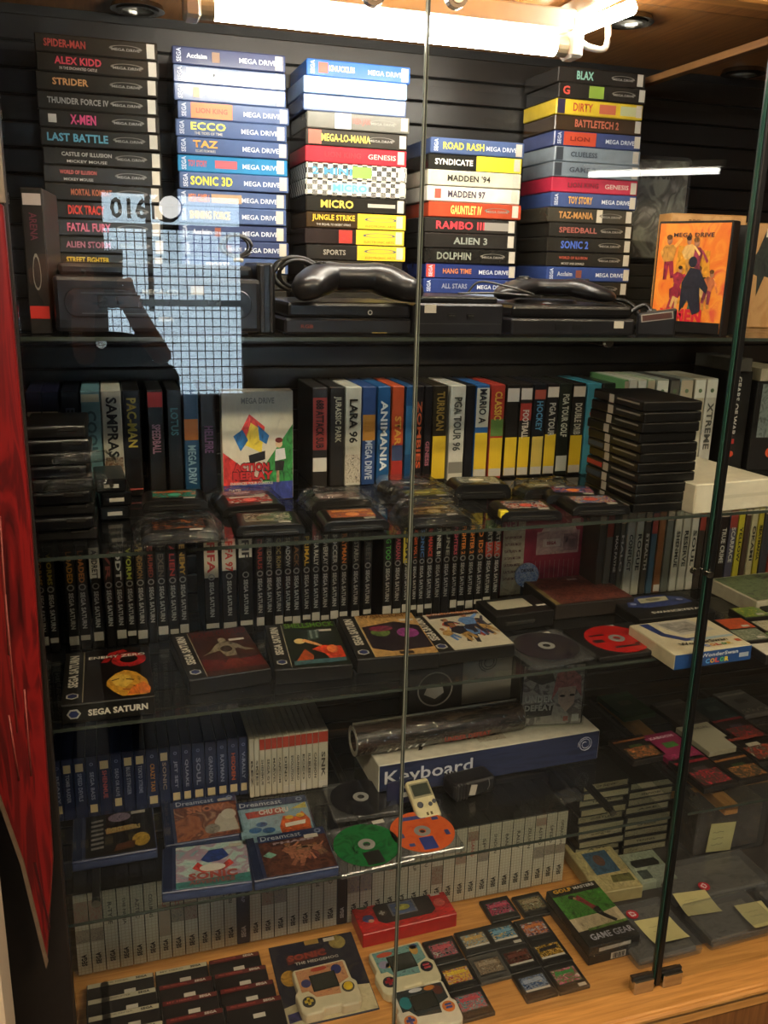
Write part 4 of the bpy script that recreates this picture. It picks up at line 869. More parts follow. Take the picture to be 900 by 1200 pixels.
# ------------------------------------------------------------------ third tier
G3 = 'upright black-spined cases on the third shelf'
xs3 = [38, 50, 62, 73, 87, 103, 119, 131, 144, 156, 170, 181, 195, 207, 219]
t3 = ['WORMS', 'WORMS', None, 'LOADED', 'LOADED', 'ANDRETTI', 'VR', 'ODT', 'WORM', 'PANDEMON', 'EXHUMED', 'HEXEN', 'ALIEN', 'ENEMY']
c3 = ['#a8803c', '#9a8a40', None, '#b07c34', '#a86a34', '#2a2826', '#7a4038', '#b0aca0', '#a8b048', '#8a6a34', '#8a3c30', '#5a5248', '#a83a34', '#b08a34']
n3 = 0
def sat(x0, x1, ti, tc_, thick=False, lab='', stick=True, extras=()):
    global n3
    n3 += 1
    t = upright(x0, x1, 1.49, Z3, .188, .140, '#191817', f'{"thick" if thick else "thin"} black case with {lab}, {ordn(n3)} from left, third shelf row', G3, 650, ti, tc_, .80, .30, extras, None, thf=.52)
    w = px(x1, 650, Y=1.49).x-px(x0, 650, Y=1.49).x
    text(t, 'SEGA SATURN', 'frontdown', (0, 0, .072), .066, min(.0078, w*.48), '#b3afa4', .04, name='badge_lettering')
    disc('round_mark', t, mat('#8f8c86', .35, 0), min(.006, w*.36), .0004, (0, -.0008, .114), 10, 'y', None, min(.004, w*.22))
    if stick: sticker(t, 'front', (0, 0, .022 if n3 % 3 else .018), w*.85, .016 if n3 % 2 else .009)
    return t
for i in range(14):
    x0, x1 = xs3[i], xs3[i+1]
    if t3[i] is None: continue
    cn = {'#2a2826': 'dark title on white'}.get(c3[i], {0: 'ochre', 1: 'olive', 3: 'amber', 4: 'rust', 6: 'dull red', 7: 'white', 8: 'lime', 9: 'bronze', 10: 'red', 11: 'grey', 12: 'bright red', 13: 'gold'}.get(i, 'pale')+' title')
    sat(x0, x0+min(x1-x0, 13.5), t3[i], c3[i], False, cn, i % 4 != 2, ([(.68, .97, '#b8b2a2')] if c3[i] == '#2a2826' else ()))
for (a, b, ti, tc_, ex, lab) in ((238, 256, 'FIFA', '#a83434', [(.60, .96, '#c0b8a0')], 'red on cream panel'), (259, 277, 'FIFA 97', '#b03a30', [(.66, .97, '#bdb6a6')], 'red title on white panel'), (279, 296, 'FIFA', '#2a2a30', [(.78, .96, '#c4beb0')], 'short white panel')):
    sat(a, b, ti, tc_, True, lab, True, ex)
xs = [299, 310, 321, 332, 342, 354, 365, 376, 387, 398, 412, 426, 438]
for i, (ti, tc_, cn) in enumerate((('DARIUS', '#8a3a30', 'dark red title'), ('RESIDENT', '#7a766c', 'grey title'), ('CROC ROM', '#8a7a4a', 'khaki title'), ('SHADOW', '#8f8b84', 'pale title'), ('BLACK', '#6a4a2a', 'brown title'), ('PRIMAL', '#c09a34', 'yellow title'), ('SEGA RALLY', '#b0aca0', 'white title'), ('POWERPLAY', '#8f8c86', 'light grey title'), ('SOCCER', '#8f8c86', 'spaced grey title'), ('RAYMAN', '#b86a2c', 'orange title'), ('MYSTARIA', '#7f7a70', 'dim title'), ('STREET', '#4a4640', 'very dark title'))):
    sat(xs[i], xs[i]+10.6, ti, tc_, False, cn, i not in (1,))
xs = [449, 461, 472, 483, 490.5, 499, 509, 518.5, 529, 538, 547.5, 557.5, 568, 578, 587]
for i, (ti, tc_, cn) in enumerate((('BUG TOO', '#4f9a44', 'green title'), ('GUARDIAN', '#a84a54', 'pinkish title'), ('BLAM', '#2a2820', 'yellow panel'), ('X AGES VOL 1', '#c85a2c', 'tall orange title'), ('SONIC', '#4a70a0', 'blue title'), ('ROMANCE', '#b03a2c', 'crimson title'), ('TUNNEL B1', '#c0bcb0', 'white narrow title'), ('JUNE', '#8a8678', 'faint title'), ('FIGHTERS', '#a84a54', 'rose script'), ('FIGHTER 2', '#d07a34', 'bright orange script'), ('FIGHTER 2', '#d07a34', 'orange script again'), ('KD IDS', '#c0702c', 'dull orange title'), ('VIRTUA', '#8c8a84', 'grey over red title'), ('VIRTUA', '#8c8a84', 'grey over red end title'))):
    sat(xs[i], xs[i+1]-.3, ti, tc_, False, cn, i not in (6, 7), [(.60, .97, '#c0ac34')] if cn == 'yellow panel' else ([(.60, .76, '#a83c2c')] if 'over red' in cn else ()))

# red console carton with round sticker
t = empty('console_carton', (px(632, 690, Y=1.56).x, 1.56, Z3), 0, 'red and cream carton showing a console, right end of the third shelf row', 'box')
w = px(678, 690, Y=1.56).x-px(586, 690, Y=1.56).x; h_ = .185
box('carton', t, mat('#7e1f2e', .45, .1), w, .09, h_, (0, 0, 0), .0015)
art(t, 'front', (0, 0, h_/2), w*.99, h_*.99, mottle(['#7a1c2c', '#8a2636', '#701a28'], 6, 4, .4), [('#b0a68c', [(0, 0), (.27, 0), (.27, 1), (0, 1)]), ('#a88a80', [(.42, .45), (.96, .45), (.96, .72), (.42, .72)]), ('#b8a090', [(.47, .72), (.92, .72), (.88, .80), (.52, .80)]), ('#c4b09e', [(.50, .54), (.72, .54), (.72, .63), (.50, .63)]), ('#8a6a66', [(.76, .48), (.94, .48), (.94, .68), (.76, .68)])]+
    [('#a07a70', [(.42+.06*k, .16), (.425+.06*k, .16), (.425+.06*k, .38), (.42+.06*k, .38)]) for k in range(9)])
text(t, 'NET', 'front', (-w*.40, 0, h_*.84), w*.20, .022, '#8a2434', .05, .003); text(t, 'SEGA', 'front', (w*.10, 0, h_*.585), w*.12, .007, '#8a2434', .04, .003); text(t, 'SEGA', 'front', (w*.36, 0, h_*.10), w*.18, .014, '#5a1420', .05, .003); text(t, 'SEGA SATURN', 'front', (w*.28, 0, h_*.91), w*.34, .009, '#b08478', .03, .003)
for k in range(7): text(t, 'SATURN MODEM'[:12-(k % 3)*2], 'front', (-w*.375, 0, h_*(.68-.08*k)), w*.2, .006, '#5a2a30', .02, .003, name='small_lettering')
sticker(t, 'front', (w*.40, 0, h_*.82), .020, .011)
a = px(621, 675, Y=1.535); t = empty('round_badge', (a.x, 1.548, Z3), -.06, 'round white-blue badge standing against the red console carton', 'badge')
disc('badge_face', t, mottle(['#c8ccd0', '#4a6a9a', '#a8b4c4', '#2f5080'], 40, 3, .3), .026, .004, (0, 0, .045), 30, 'y'); text(t, 'DRIVER', 'front', (0, 0, .056), .028, .007, '#20242c', .03, .001); box('stand', t, mat('#2c2a28'), .02, .006, .022, (0, .002, 0), .001)
# row of slim cases at the right of the third shelf
G3b = 'slim cases standing at the right of the third shelf'
rr_ = [(700, 708, '#4f4a42', None), (709, 717, '#6a6a60', None), (718, 724, '#3c3a36', 'MAX PAYNE'), (725, 731, '#57564c', 'HALO'), (733, 742, '#b3b09e', 'CONFLICT'), (743, 752, '#b8b5a2', 'ROGUE'), (753, 760, '#4a463c', 'STEALTH'), (761, 768, '#3f5a6c', None), (769, 777, '#7a5030', None), (778, 786, '#5f625a', None), (788, 796, '#b0ae9e', 'SHENMUE'), (797, 806, '#a9a697', 'RESERVE'), (807, 815, '#b4b1a2', 'SOUL'), (816, 823, '#39322c', None), (824, 831, '#2d2724', None),
       (840, 850, '#2b2422', 'TRUE CRIME'), (851, 860, '#4c4a5c', 'SCARFACE'), (861, 868, '#b8ac34', 'YELLOW'), (869, 875, '#4a3a30', None), (876, 883, '#b4ab86', 'OKAMI'), (884, 890, '#a89a34', 'BEATMANIA'), (891, 900, '#3c3c40', None), (901, 908, '#8a3a2a', None), (909, 916, '#b5b2a4', None), (917, 926, '#7c4030', None)]
for i, (a, b, col, ti) in enumerate(rr_):
    x0 = px(a, 650, Y=1.50)
    t = upright(a, b, 1.50, Z3, .188, .13, col, f'slim case, {ordn(i+1)} from left of the mixed row right of the red carton', G3b, 650, ti, '#1d1c1a' if col[1] in 'ab' else '#c4c0b4', .5, .42, [(.84, .97, '#b5a48c')] if i % 3 == 0 else ([(.70, .94, '#8c3a30')] if i % 3 == 1 and col[1] not in 'ab' else []), .06 if i % 4 == 0 else None, thf=.5)

# flat boxes on the third shelf
def flatbox(p0, p1, z, d, h, label, body='#151412', name='game_box', cat='game box', group=None, rz=None):
    a, b = px(*p0, Z=z), px(*p1, Z=z); r = math.atan2(b.y-a.y, b.x-a.x) if rz is None else rz
    t = empty(name, ((a.x+b.x)/2, (a.y+b.y)/2, z+.0005), r, label, cat, group); w = (b-a).length
    box('carton', t, mat(body, .33, .08) if isinstance(body, str) else body, w, d, h, (0, 0, 0), .0015)
    return t, w
def saturn(p0, p1, h, label, base, shapes, front=False, title=None, tcol='#c0b8a8', z=Z3, ty=.86, tw=.6, th=.018, d=.185):
    t, w = flatbox(p0, p1, z, d, h, label, group='black-spined boxes lying flat on the third shelf')
    art(t, 'top', (w*.11, d*.5, h), w*.76, d*.97, base, shapes)
    patch(t, 'top', (-w*.385, d*.5, h), w*.215, d*.97, '#1d1c1a', 'spine_panel'); box('rule', t, mat('#b0a684', .4), .0012, d*.95, .0004, (-w*.272, d*.02, h), 0)
    text(t, 'SEGA SATURN', 'topup', (-w*.385, d*.60, h), d*.62, w*.11, '#c9c4b4', .04, .001, name='badge_lettering')
    o = prism('badge', [(-w*.385+w*.075*math.cos(k*math.pi/3+.5), d*.14+w*.075*math.sin(k*math.pi/3+.5)) for k in range(6)], .0005, t, mat('#b8b4a8', .35), h)
    prism('badge_core', [(-w*.385+w*.055*math.cos(k*math.pi/3+.5), d*.14+w*.055*math.sin(k*math.pi/3+.5)) for k in range(6)], .0004, o, mat('#2a3560', .35), h+.0005)
    if title: text(t, title, 'top', (w*.11, d*ty, h), w*tw, th, tcol, .02, .003)
    if front:
        text(t, 'SEGA SATURN', 'front', (w*.10, 0, h*.5), w*.64, h*.34, '#c9c4b4', .04, .001, name='badge_lettering')
        o = prism('badge', [(-w*.37+w*.075*math.cos(k*math.pi/3), h*.5+w*.062*math.sin(k*math.pi/3)) for k in range(6)], .0006, t, mat('#b8b4a8', .35), -.0007, 0, 1, 'y')
        prism('badge_core', [(-w*.37+w*.055*math.cos(k*math.pi/3), h*.5+w*.044*math.sin(k*math.pi/3)) for k in range(6)], .0004, o, mat('#2a3560', .35), -.0011, 0, 1, 'y')
    return t, w
t, w = saturn((72.8, 850), (182.5, 837), .030, 'flat black box with red zero and yellow-lit face, leftmost on the third shelf', '#120d0c',
    [('#a81c1c', [(.25, .72), (.38, .92), (.60, .98), (.66, .92), (.46, .86), (.36, .72)]), ('#a81c1c', (.68, .74, (.27, .15))), ('#150d0c', (.68, .75, (.14, .075))), ('#b8862c', [(.24, .40), (.34, .50), (.58, .55), (.78, .46), (.92, .30), (.97, .10), (.90, .03), (.56, .03), (.44, .12), (.34, .24)]), ('#d8b04c', [(.36, .40), (.54, .46), (.68, .40), (.72, .28), (.60, .18), (.46, .24)]), ('#c86a2c', [(.62, .04), (.95, .04), (.97, .14), (.88, .26), (.72, .20)]), ('#140d0c', [(.10, .10), (.14, .46), (.34, .62), (.66, .60), (.84, .48), (.60, .52), (.46, .46), (.34, .34), (.32, .16), (.24, .06)]), ('#5a3410', [(.40, .34), (.52, .37), (.52, .35), (.41, .32)]), ('#5a3410', [(.62, .35), (.74, .32), (.73, .30), (.62, .33)]), ('#8a3a20', [(.56, .16), (.68, .14), (.66, .12), (.57, .14)])], True, 'ENEMY ZERO', '#d8d0c0', ty=.80, tw=.66, th=.010)
t, w = saturn((222, 816), (318, 801), .026, 'flat black box with red ground and pale crawling figure, second on the third shelf', mottle(['#241512', '#3a201a', '#4a241c'], 25, 3),
    [('#5a1c18', [(.02, .10), (.98, .08), (.98, .30), (.5, .26), (.02, .36)]), ('#7a705c', [(.06, .42), (.22, .50), (.34, .62), (.44, .68), (.60, .68), (.72, .60), (.80, .50), (.96, .44), (.80, .44), (.70, .52), (.64, .50), (.62, .36), (.44, .36), (.38, .50), (.28, .48)]), ('#8a7f68', (.50, .72, (.07, .06))), ('#3a2c24', (.50, .52, (.10, .07))), ('#6a2a20', [(.30, .14), (.45, .30), (.60, .28), (.75, .14)])], False, 'HOUSE OF DEAD', '#6a2a24', ty=.86, tw=.70, th=.020)
sticker(t, 'top', (w*.30, .130, .026), .026, .008)
t, w = saturn((322, 803), (413, 796), .026, 'flat black box with green title and red fiery figure, third on the third shelf', mottle(['#10140f', '#1c2418', '#181410'], 22, 5),
    [('#c83c1c', [(.42, .36), (.60, .44), (.95, .40), (.96, .14), (.70, .10), (.62, .26)]), ('#a84820', [(.08, .10), (.30, .38), (.42, .22), (.38, .08)]), ('#e8c880', (.25, .56, (.10, .06))), ('#3a4a44', [(.4, .56), (.62, .60), (.66, .80), (.45, .82)]), ('#7a8a80', [(.46, .60), (.50, .60), (.52, .80), (.48, .80)]), ('#7a8a80', [(.56, .62), (.60, .62), (.62, .80), (.58, .80)]), ('#d87038', (.78, .34, (.10, .09))), ('#e0a060', [(.28, .55), (.60, .40), (.62, .44), (.34, .60)]), ('#3f5f64', [(.05, .03), (.95, .06), (.95, .14), (.05, .12)])], False, 'SHELLSHOCK', '#5f8a34', ty=.90, tw=.7, th=.022)
sticker(t, 'top', (w*.30, .145, .026), .026, .008)
t, w = saturn((418, 791), (515, 783), .027, 'flat tan-topped box with dark purple picture, behind the door gap on the third shelf', '#b08a52',
    [('#241a22', [(.02, .20), (.3, .10), (.98, .14), (.98, .66), (.6, .80), (.02, .70)]), ('#5a7038', (.28, .55, (.16, .10))), ('#7a2c44', (.32, .64, (.20, .07))), ('#8a3c7a', (.72, .50, (.18, .12))), ('#2c2024', [(.40, .02), (.62, .02), (.62, .08), (.40, .08)])], False, 'WARCRAFT', '#7a5428', ty=.92, tw=.7, th=.016)
sticker(t, 'top', (w*.36, .150, .027), .026, .008)
t, w = saturn((512, 781), (603, 770), .024, 'flat box with crowd of fighters on a white ground, fifth on the third shelf', '#c2bca6',
    [('#241f24', [(.05, .86), (.98, .90), (.98, .97), (.05, .97)])]+crowd(11, ['#a83a2c', '#5a7fb0', '#2a2838', '#26242e', '#a8844c', '#3a3a50', '#24222a'], 8, .12, .88, .30, .62, .36), False, 'SATURN FIGHTERS', '#a85a2c', ty=.935, tw=.7, th=.010, d=.165)
sticker(t, 'top', (w*.30, .158, .024), .022, .007)
# black cartridge with white label
t, w = flatbox((580, 742), (648, 733), Z3, .085, .032, 'black memory cartridge with cream label behind the dark disc case', '#161514', 'memory_cartridge', 'cartridge')
patch(t, 'top', (-.006, .05, .032), w*.62, .042, '#b9b49c', 'label'); sticker(t, 'top', (w*.40, .028, .032), .020, .007); box('front_lip', t, mat('#2c2b28', .3), w*.5, .003, .006, (-.01, -.002, .012), .001)
# stack box behind
t, w = flatbox((650, 727), (742, 717), Z3, .16, .030, 'flat box with red-brown crowd picture in front of the red carton', '#2b2622')
art(t, 'top', (.004, .08, .030), w*.94, .150, mottle(['#2c1614', '#5a2c24', '#7a4438', '#3a1c1a', '#8a5a4a'], 60, 7)); patch(t, 'top', (-w*.46, .08, .030), .010, .155, '#8a7a4a', 'spine_panel', .0008); sticker(t, 'top', (w*.1, .125, .030), .022, .008)
# disc cases
def discbox(p0, p1, z, d, label, dcol, body='#1c1b1a', hole=.015, dr=.058, prints=(), h=.009, c=None):
    t, w = flatbox(p0, p1, z, d, h, label, CLEARBOX if body == 'clear' else body, 'disc_case', 'disc case', 'disc cases with discs on show')
    dd = disc('disc', t, dcol if not isinstance(dcol, str) else mat(dcol, .22, .1), dr, .0012, (c or (0, d*.5))+(h+.0002,), 40, 'z', None, hole*.35)
    disc('hub_ring', dd, mat('#8a8a86', .25, .05), hole, .0004, (0, 0, .0013), 24, 'z', None, hole*.45)
    for (x, y, sx, sy, cc) in prints: patch(dd, 'top', (x, y, .0014), sx, sy, cc, 'disc_print')
    return t, w, dd
t, w, dd = discbox((628, 787), (700, 773), Z3, .125, 'clear case with dark grey disc, front of third shelf right of the fighters box', mottle(['#1c1a20', '#2c2a30', '#3a3630'], 12, 2, .2), 'clear')
sticker(t, 'top', (.03, .112, .009), .022, .007)
t, w, dd = discbox((702, 777), (788, 765), Z3, .125, 'black case with bright red disc on the third shelf', '#b01c1a', '#1a1918', prints=[(-.03, .02, .03, .004, '#1f1412'), (.0, -.035, .05, .006, '#241512'), (.03, -.028, .02, .004, '#241512'), (-.04, -.004, .02, .012, '#301614')])
sticker(t, 'top', (.02, .117, .009), .020, .007)
# colour handheld box and neighbours
t, w = flatbox((789, 786), (879, 773), Z3, .135, .028, 'cream-topped box with blue front and rainbow lettering at the right glass edge', '#c9c0a0', 'handheld_box', 'box')
art(t, 'top', (0, .0675, .028), w*.985, .13, '#cfc6a6', [('#2a3a74', [(.10, .98), (.22, .98), (.24, .62), (.40, .40), (.55, .40), (.55, .32), (.34, .32), (.16, .55)]), ('#b8b4a8', [(.27, .98), (.75, .98), (.90, .55), (.40, .50)]), ('#8f8c84', [(.32, .92), (.70, .92), (.80, .60), (.42, .57)]), ('#9ab0b8', [(.42, .28), (.98, .30), (.98, .36), (.42, .36)]), ('#b05030', [(.90, .12), (.97, .12), (.97, .20), (.90, .20)])])
patch(t, 'front', (0, 0, .014), w*.99, .0265, '#234a84', 'front_panel'); text(t, 'WonderSwan', 'top', (.0, .030, .028), w*.62, .011, '#26221c', .03, .003); 
for k, (ch, cc) in enumerate(zip('COLOR', ('#3a6ac0', '#c87a2c', '#b03a34', '#3a8a4a', '#c8a030'))): text(t, ch, 'top', (-.005+.012*k, .014, .028), .010, .009, cc, .05, .003); text(t, ch, 'front', (-.012+.010*k, 0, .009), .009, .009, ('#58a0e0', '#e0a030', '#d85048', '#50b060', '#e0c040')[k], .05, .001)
text(t, 'WonderSwan', 'front', (.012, 0, .0205), w*.48, .007, '#c8ccd0', .03, .001); patch(t, 'front', (w*.40, 0, .012), .02, .008, '#a8b0b8', 'small_label', .0008)
t, w = flatbox((748, 738), (838, 728), Z3, .115, .020, 'black box with navy handheld printed on it behind the red disc', '#1b1a19', 'handheld_box', 'box')
art(t, 'top', (0, .058, .020), w*.97, .108, '#1b1a19', [('#2c3a6a', [(.06, .50), (.16, .78), (.40, .95), (.70, .92), (.90, .75), (.95, .5), (.70, .42), (.30, .40)]), ('#b0ac90', [(.28, .62), (.68, .66), (.72, .86), (.32, .84)]), ('#6a6850', (.50, .75, (.10, .06))), ('#8a94b8', (.18, .62, (.04, .05))), ('#8a94b8', (.82, .64, (.04, .05)))]); text(t, 'SWANCRYSTAL', 'top', (.01, .018, .020), w*.66, .010, '#c4c0b4', .03, .003)
for k, (x, y, c1, c2, lab) in enumerate(((880, 728, '#b8b23a', '#3a6a34', 'yellow-green'), (862, 742, '#8a3c28', '#c0502c', 'red-brown'), (905, 744, '#6a6434', '#b8b49c', 'olive'), (880, 755, '#b4b0a0', '#5a6a50', 'white and green'), (922, 758, '#3a4a34', '#7aa04a', 'dark green'), (905, 772, '#b4b09c', '#c8c4b4', 'cream'))):
    q = px(x, y, Z=Z3); t = empty('small_box', (q.x, q.y-.02, Z3+.0008), -.05, f'small {lab} cartridge box in the group right of the cream-topped box', 'box', 'small cartridge boxes at the right of the third shelf')
    box('carton', t, mat('#24221f', .35), .062, .052, .016, (0, 0, 0), .001); art(t, 'top', (0, .026, .016), .056, .046, mottle([c1, c2, c1], 60, k), []); sticker(t, 'top', (.012, .012, .016), .016, .008)
t, w = flatbox((885, 722), (960, 712), Z3, .14, .030, 'pale box with green picture at far right of the third shelf', '#b3ac94'); art(t, 'top', (0, .07, .030), w*.94, .13, mottle(['#3a4a3a', '#6a7a5a', '#2c3430'], 30, 3)); patch(t, 'front', (0, 0, .012), w*.9, .014, '#26241f', 'front_panel')

# ------------------------------------------------------------------ fourth tier: disc cases
G4 = 'blue-spined disc cases standing on the lowest shelf'
xs = [61.7, 71, 85, 100, 114, 130, 143, 157, 171, 186, 199, 212.5, 225, 240, 254, 267, 280, 291]
tt = ['READY', 'TOMB RAIDER', 'SPEED DEVILS', 'SEGA BASS', 'SHENMUE', 'DEAD OR ALIVE', 'BLUE STINGER', 'TOKYO XTREME', 'CRAZY TAXI', 'SONIC', 'JET SET', 'QUAKE', 'SOUL', 'GRANDIA', 'RAYMAN', 'HIDDEN', 'V-RALLY']
tc4 = ['#8f94a8']*17; tc4[4] = '#b05a5c'; tc4[8] = '#c08440'; tc4[9] = '#9a8a7c'; tc4[15] = '#b85a34'
for i in range(17):
    t = upright(xs[i], xs[i+1], 1.49, Z4, .124, .14, '#232b47', f'blue disc case with {"orange" if i in (8, 15) else "red" if i == 4 else "grey"} title, {ordn(i+1)} from left on the lowest shelf', G4, 900, tt[i], tc4[i], .52, .46, [(.02, .98, '#26304f')], None, 'disc_case', 'disc case', thf=.35)
    w = px(xs[i+1], 900, Y=1.49).x-px(xs[i], 900, Y=1.49).x
    up = i in (1, 2, 4, 6, 7, 9)
    sticker(t, 'front', (0, 0, .104 if up else (.018 if i not in (0, 5) else .024)), w*.62, .016, '#cbb98e')
    if not up: disc('round_mark', t, mat('#7a80a0', .3, 0), .0032, .0004, (0, -.0008, .108), 12, 'y', None, .002)
xs = [292, 298, 304, 310.6, 318, 324.5, 331, 338.6, 346, 352.5, 359, 366, 373, 384.5]
for i in range(13):
    t = upright(xs[i], xs[i+1], 1.475, Z4, .124, .14, '#b4ad98', f'slim white disc case{" with red top" if i > 1 else ""}, {ordn(i+1)} of the white group', 'slim white disc cases on the lowest shelf', 890, ('REZ', 'SKIES', 'SHENMUE', 'SEGA GT', 'MARVEL', 'CAPCOM', 'DINO', 'EVOLUTION', 'GUNBIRD', 'ECCO', 'ILLBLEED', 'CANNON', 'SNK')[i], '#4a463c', .42, .44,
        [(.02, .98, '#bab39e')]+([(.80, .98, '#a83c2c')] if i > 1 else []), .07 if i in (6, 7, 9, 12) else None, 'disc_case', 'disc case', thf=.4)
# flat disc cases
def dream(p0, p1, label, base, shapes, banner=True, z=Z4, d=.125, h=.019, title=None, tcol='#d0d0d0', ty=.2, tw=.6, th=.014, spine=True):
    t, w = flatbox(p0, p1, z, d, h, label, '#2a3557', 'disc_case', 'disc case', 'flat blue disc cases on the lowest shelf')
    x = w*.07 if spine else 0; ww = w*.83 if spine else w*.95
    art(t, 'top', (x, d*.5, h), ww, d*.95, base, shapes)
    if spine: box('hinge_side', t, mat('#212b4a', .2), w*.10, d*.98, .001, (-w*.435, d*.01, h), 0)
    if banner:
        patch(t, 'top', (x, d*.89, h), ww, d*.17, '#2b3a66', 'banner', .0032); text(t, 'Dreamcast', 'top', (x-ww*.16, d*.885, h), ww*.60, d*.105, '#c4cad8', .01, .0038, name='badge_lettering')
        disc('round_mark', t, mat('#8a96b4', .3, 0), .006, .0004, (x+ww*.40, d*.89, h+.0033), 14, 'z', None, .003)
    if title: text(t, title, 'top', (x, d*ty, h), w*tw, th, tcol, .05, .0042)
    box('clear_lid', t, GLASS, w, d, .002, (0, 0, h+.0044), 0)
    box('front_edge', t, mat('#3a4668', .2), w*.98, .0012, h*.5, (0, -.0010, h*.25), 0)
    return t, w
t, w = dream((85, 1023), (185, 1006), 'flat disc case with dark cover and yellow helmet shape, leftmost on the lowest shelf', '#171413', [('#8a7a90', (.50, .88, (.17, .11))), ('#b08a50', [(.28, .62), (.70, .66), (.80, .54), (.30, .50)]), ('#b08c34', (.80, .26, (.13, .16))), ('#5a3420', [(.40, .06), (.70, .10), (.72, .26), (.45, .22)])]+
    [('#8f8a84', [(.08, .86-.11*k), (.26, .88-.11*k), (.26, .83-.11*k), (.08, .81-.11*k)]) for k in range(7)], False, title=None)
text(t, 'FIGHT VIPERS', 'top', (.016, .068, .019), .056, .012, '#c8b070', .03, .0042); sticker(t, 'top', (.042, .112, .0215), .024, .008)
t, w = dream((194, 1003), (287, 988), 'flat disc case with orange-brown cover and pale creature shape, behind the sea-green one', mottle(['#8a4a34', '#a86a4a', '#6a3a34', '#b08a70'], 14, 2), [('#bdb6a8', [(.62, .10), (.96, .10), (.92, .50), (.70, .56), (.60, .36)]), ('#c9c2b4', (.84, .52, (.12, .13))), ('#8a847c', (.55, .20, (.12, .12)))], True, title='SNOW', tcol='#c07a5c', ty=.68, tw=.5, th=.018)
sticker(t, 'top', (.045, .108, .0215), .024, .008)
t, w = dream((283, 1003), (373, 990), 'flat disc case with light blue cover and orange monster shape on the lowest shelf', '#88a8b8', [('#c85a28', [(.56, .05), (.96, .08), (.98, .40), (.90, .62), (.80, .50), (.62, .56), (.54, .30)]), ('#e8e4dc', [(.62, .36), (.92, .40), (.90, .30), (.62, .27)]), ('#e0b838', (.70, .50, (.06, .05))), ('#e0b838', (.86, .52, (.06, .05))), ('#b83a34', [(.12, .58), (.66, .62), (.62, .78), (.10, .74)]), ('#2f5f94', (.20, .28, (.09, .07))), ('#2f5f94', (.38, .24, (.09, .07))), ('#2f5f94', (.30, .40, (.08, .06))), ('#c8b43c', [(.75, .70), (.98, .68), (.98, .84)])], True, title='CHU CHU', tcol='#e0d0c8', ty=.66, tw=.4, th=.015, spine=False)
sticker(t, 'top', (.044, .108, .0215), .0, .0) if False else None
t, w = dream((190, 1059), (296, 1045), 'flat disc case with pale sea-green cover and large red title, lowest shelf', mottle(['#8fb8b4', '#b4ccc8', '#a88aa0', '#7aa8b0'], 10, 4), [('#c4423a', [(.22, .44), (.36, .32), (.64, .32), (.80, .46), (.74, .58), (.62, .44), (.40, .44), (.30, .58)]), ('#d8d4cc', (.50, .42, (.18, .09))), ('#2c3f7c', [(.34, .62), (.46, .84), (.66, .86), (.74, .66), (.60, .56), (.44, .54)]), ('#3f7a78', [(0, 0), (1, 0), (1, .20), (0, .14)])], False, z=Z4+.0, d=.112, title='SONIC', tcol='#a8504a', ty=.22, tw=.55, th=.017)
text(t, 'ADVENTURE', 'top', (.008, .010, .019), .072, .010, '#8a5a58', .05, .0042); text(t, 'SEGA', 'top', (-.042, .100, .019), .014, .005, '#e0e0e0', .03, .0042); sticker(t, 'top', (.050, .096, .0215), .022, .009)
t, w = dream((298, 1045), (397, 1027), 'flat disc case with dark brown cover of small figures, right of the sea-green one', mottle(['#2a1a18', '#4a2a24', '#6a4034', '#241614'], 22, 6), [('#7fb0a0', [(.02, .52), (.12, .60), (.22, .50), (.12, .44)])]+crowd(6, ['#8a5040', '#a06850', '#6a3a34', '#5a3038', '#8a6a50'], 5, .25, .9, .3, .5, .30), True, z=Z4+.0, d=.112, title='PHASE', tcol='#a89098', ty=.72, tw=.5, th=.006)
sticker(t, 'top', (.042, .086, .0235), .024, .010)
# disc cases with coloured discs
t, w, dd = discbox((392, 966), (470, 955), Z4, .115, 'clear case with black disc on the lowest shelf left of the keyboard carton', mottle(['#121214', '#1e1e22', '#26262a'], 10, 3, .15), 'clear'); sticker(t, 'top', (.035, .105, .009), .022, .008)
t, w, dd = discbox((400, 1032), (487, 1012), Z4, .125, 'clear case with green disc at the front of the lowest shelf', mottle(['#0f4a24', '#1c6a34', '#12341c'], 14, 5, .2), 'clear', prints=[(.0, -.038, .030, .034, '#20201c')]); sticker(t, 'top', (.042, .118, .009), .022, .010)
t, w, dd = discbox((470, 1011), (545, 998), Z4+.0, .118, 'clear case with orange and blue disc beside the green disc', mottle(['#c85028', '#d0602f', '#c04c28'], 10, 7, .2), 'clear', prints=[(.0, -.035, .026, .034, '#2f3c84'), (-.004, .040, .044, .010, '#3a4480'), (.034, .030, .012, .008, '#34407c'), (-.040, -.006, .008, .012, '#3a3f74'), (.042, -.014, .008, .014, '#3a3f74'), (-.030, -.034, .010, .008, '#3a3f74')], c=(.0, .06)); sticker(t, 'top', (.022, .108, .009), .022, .010)
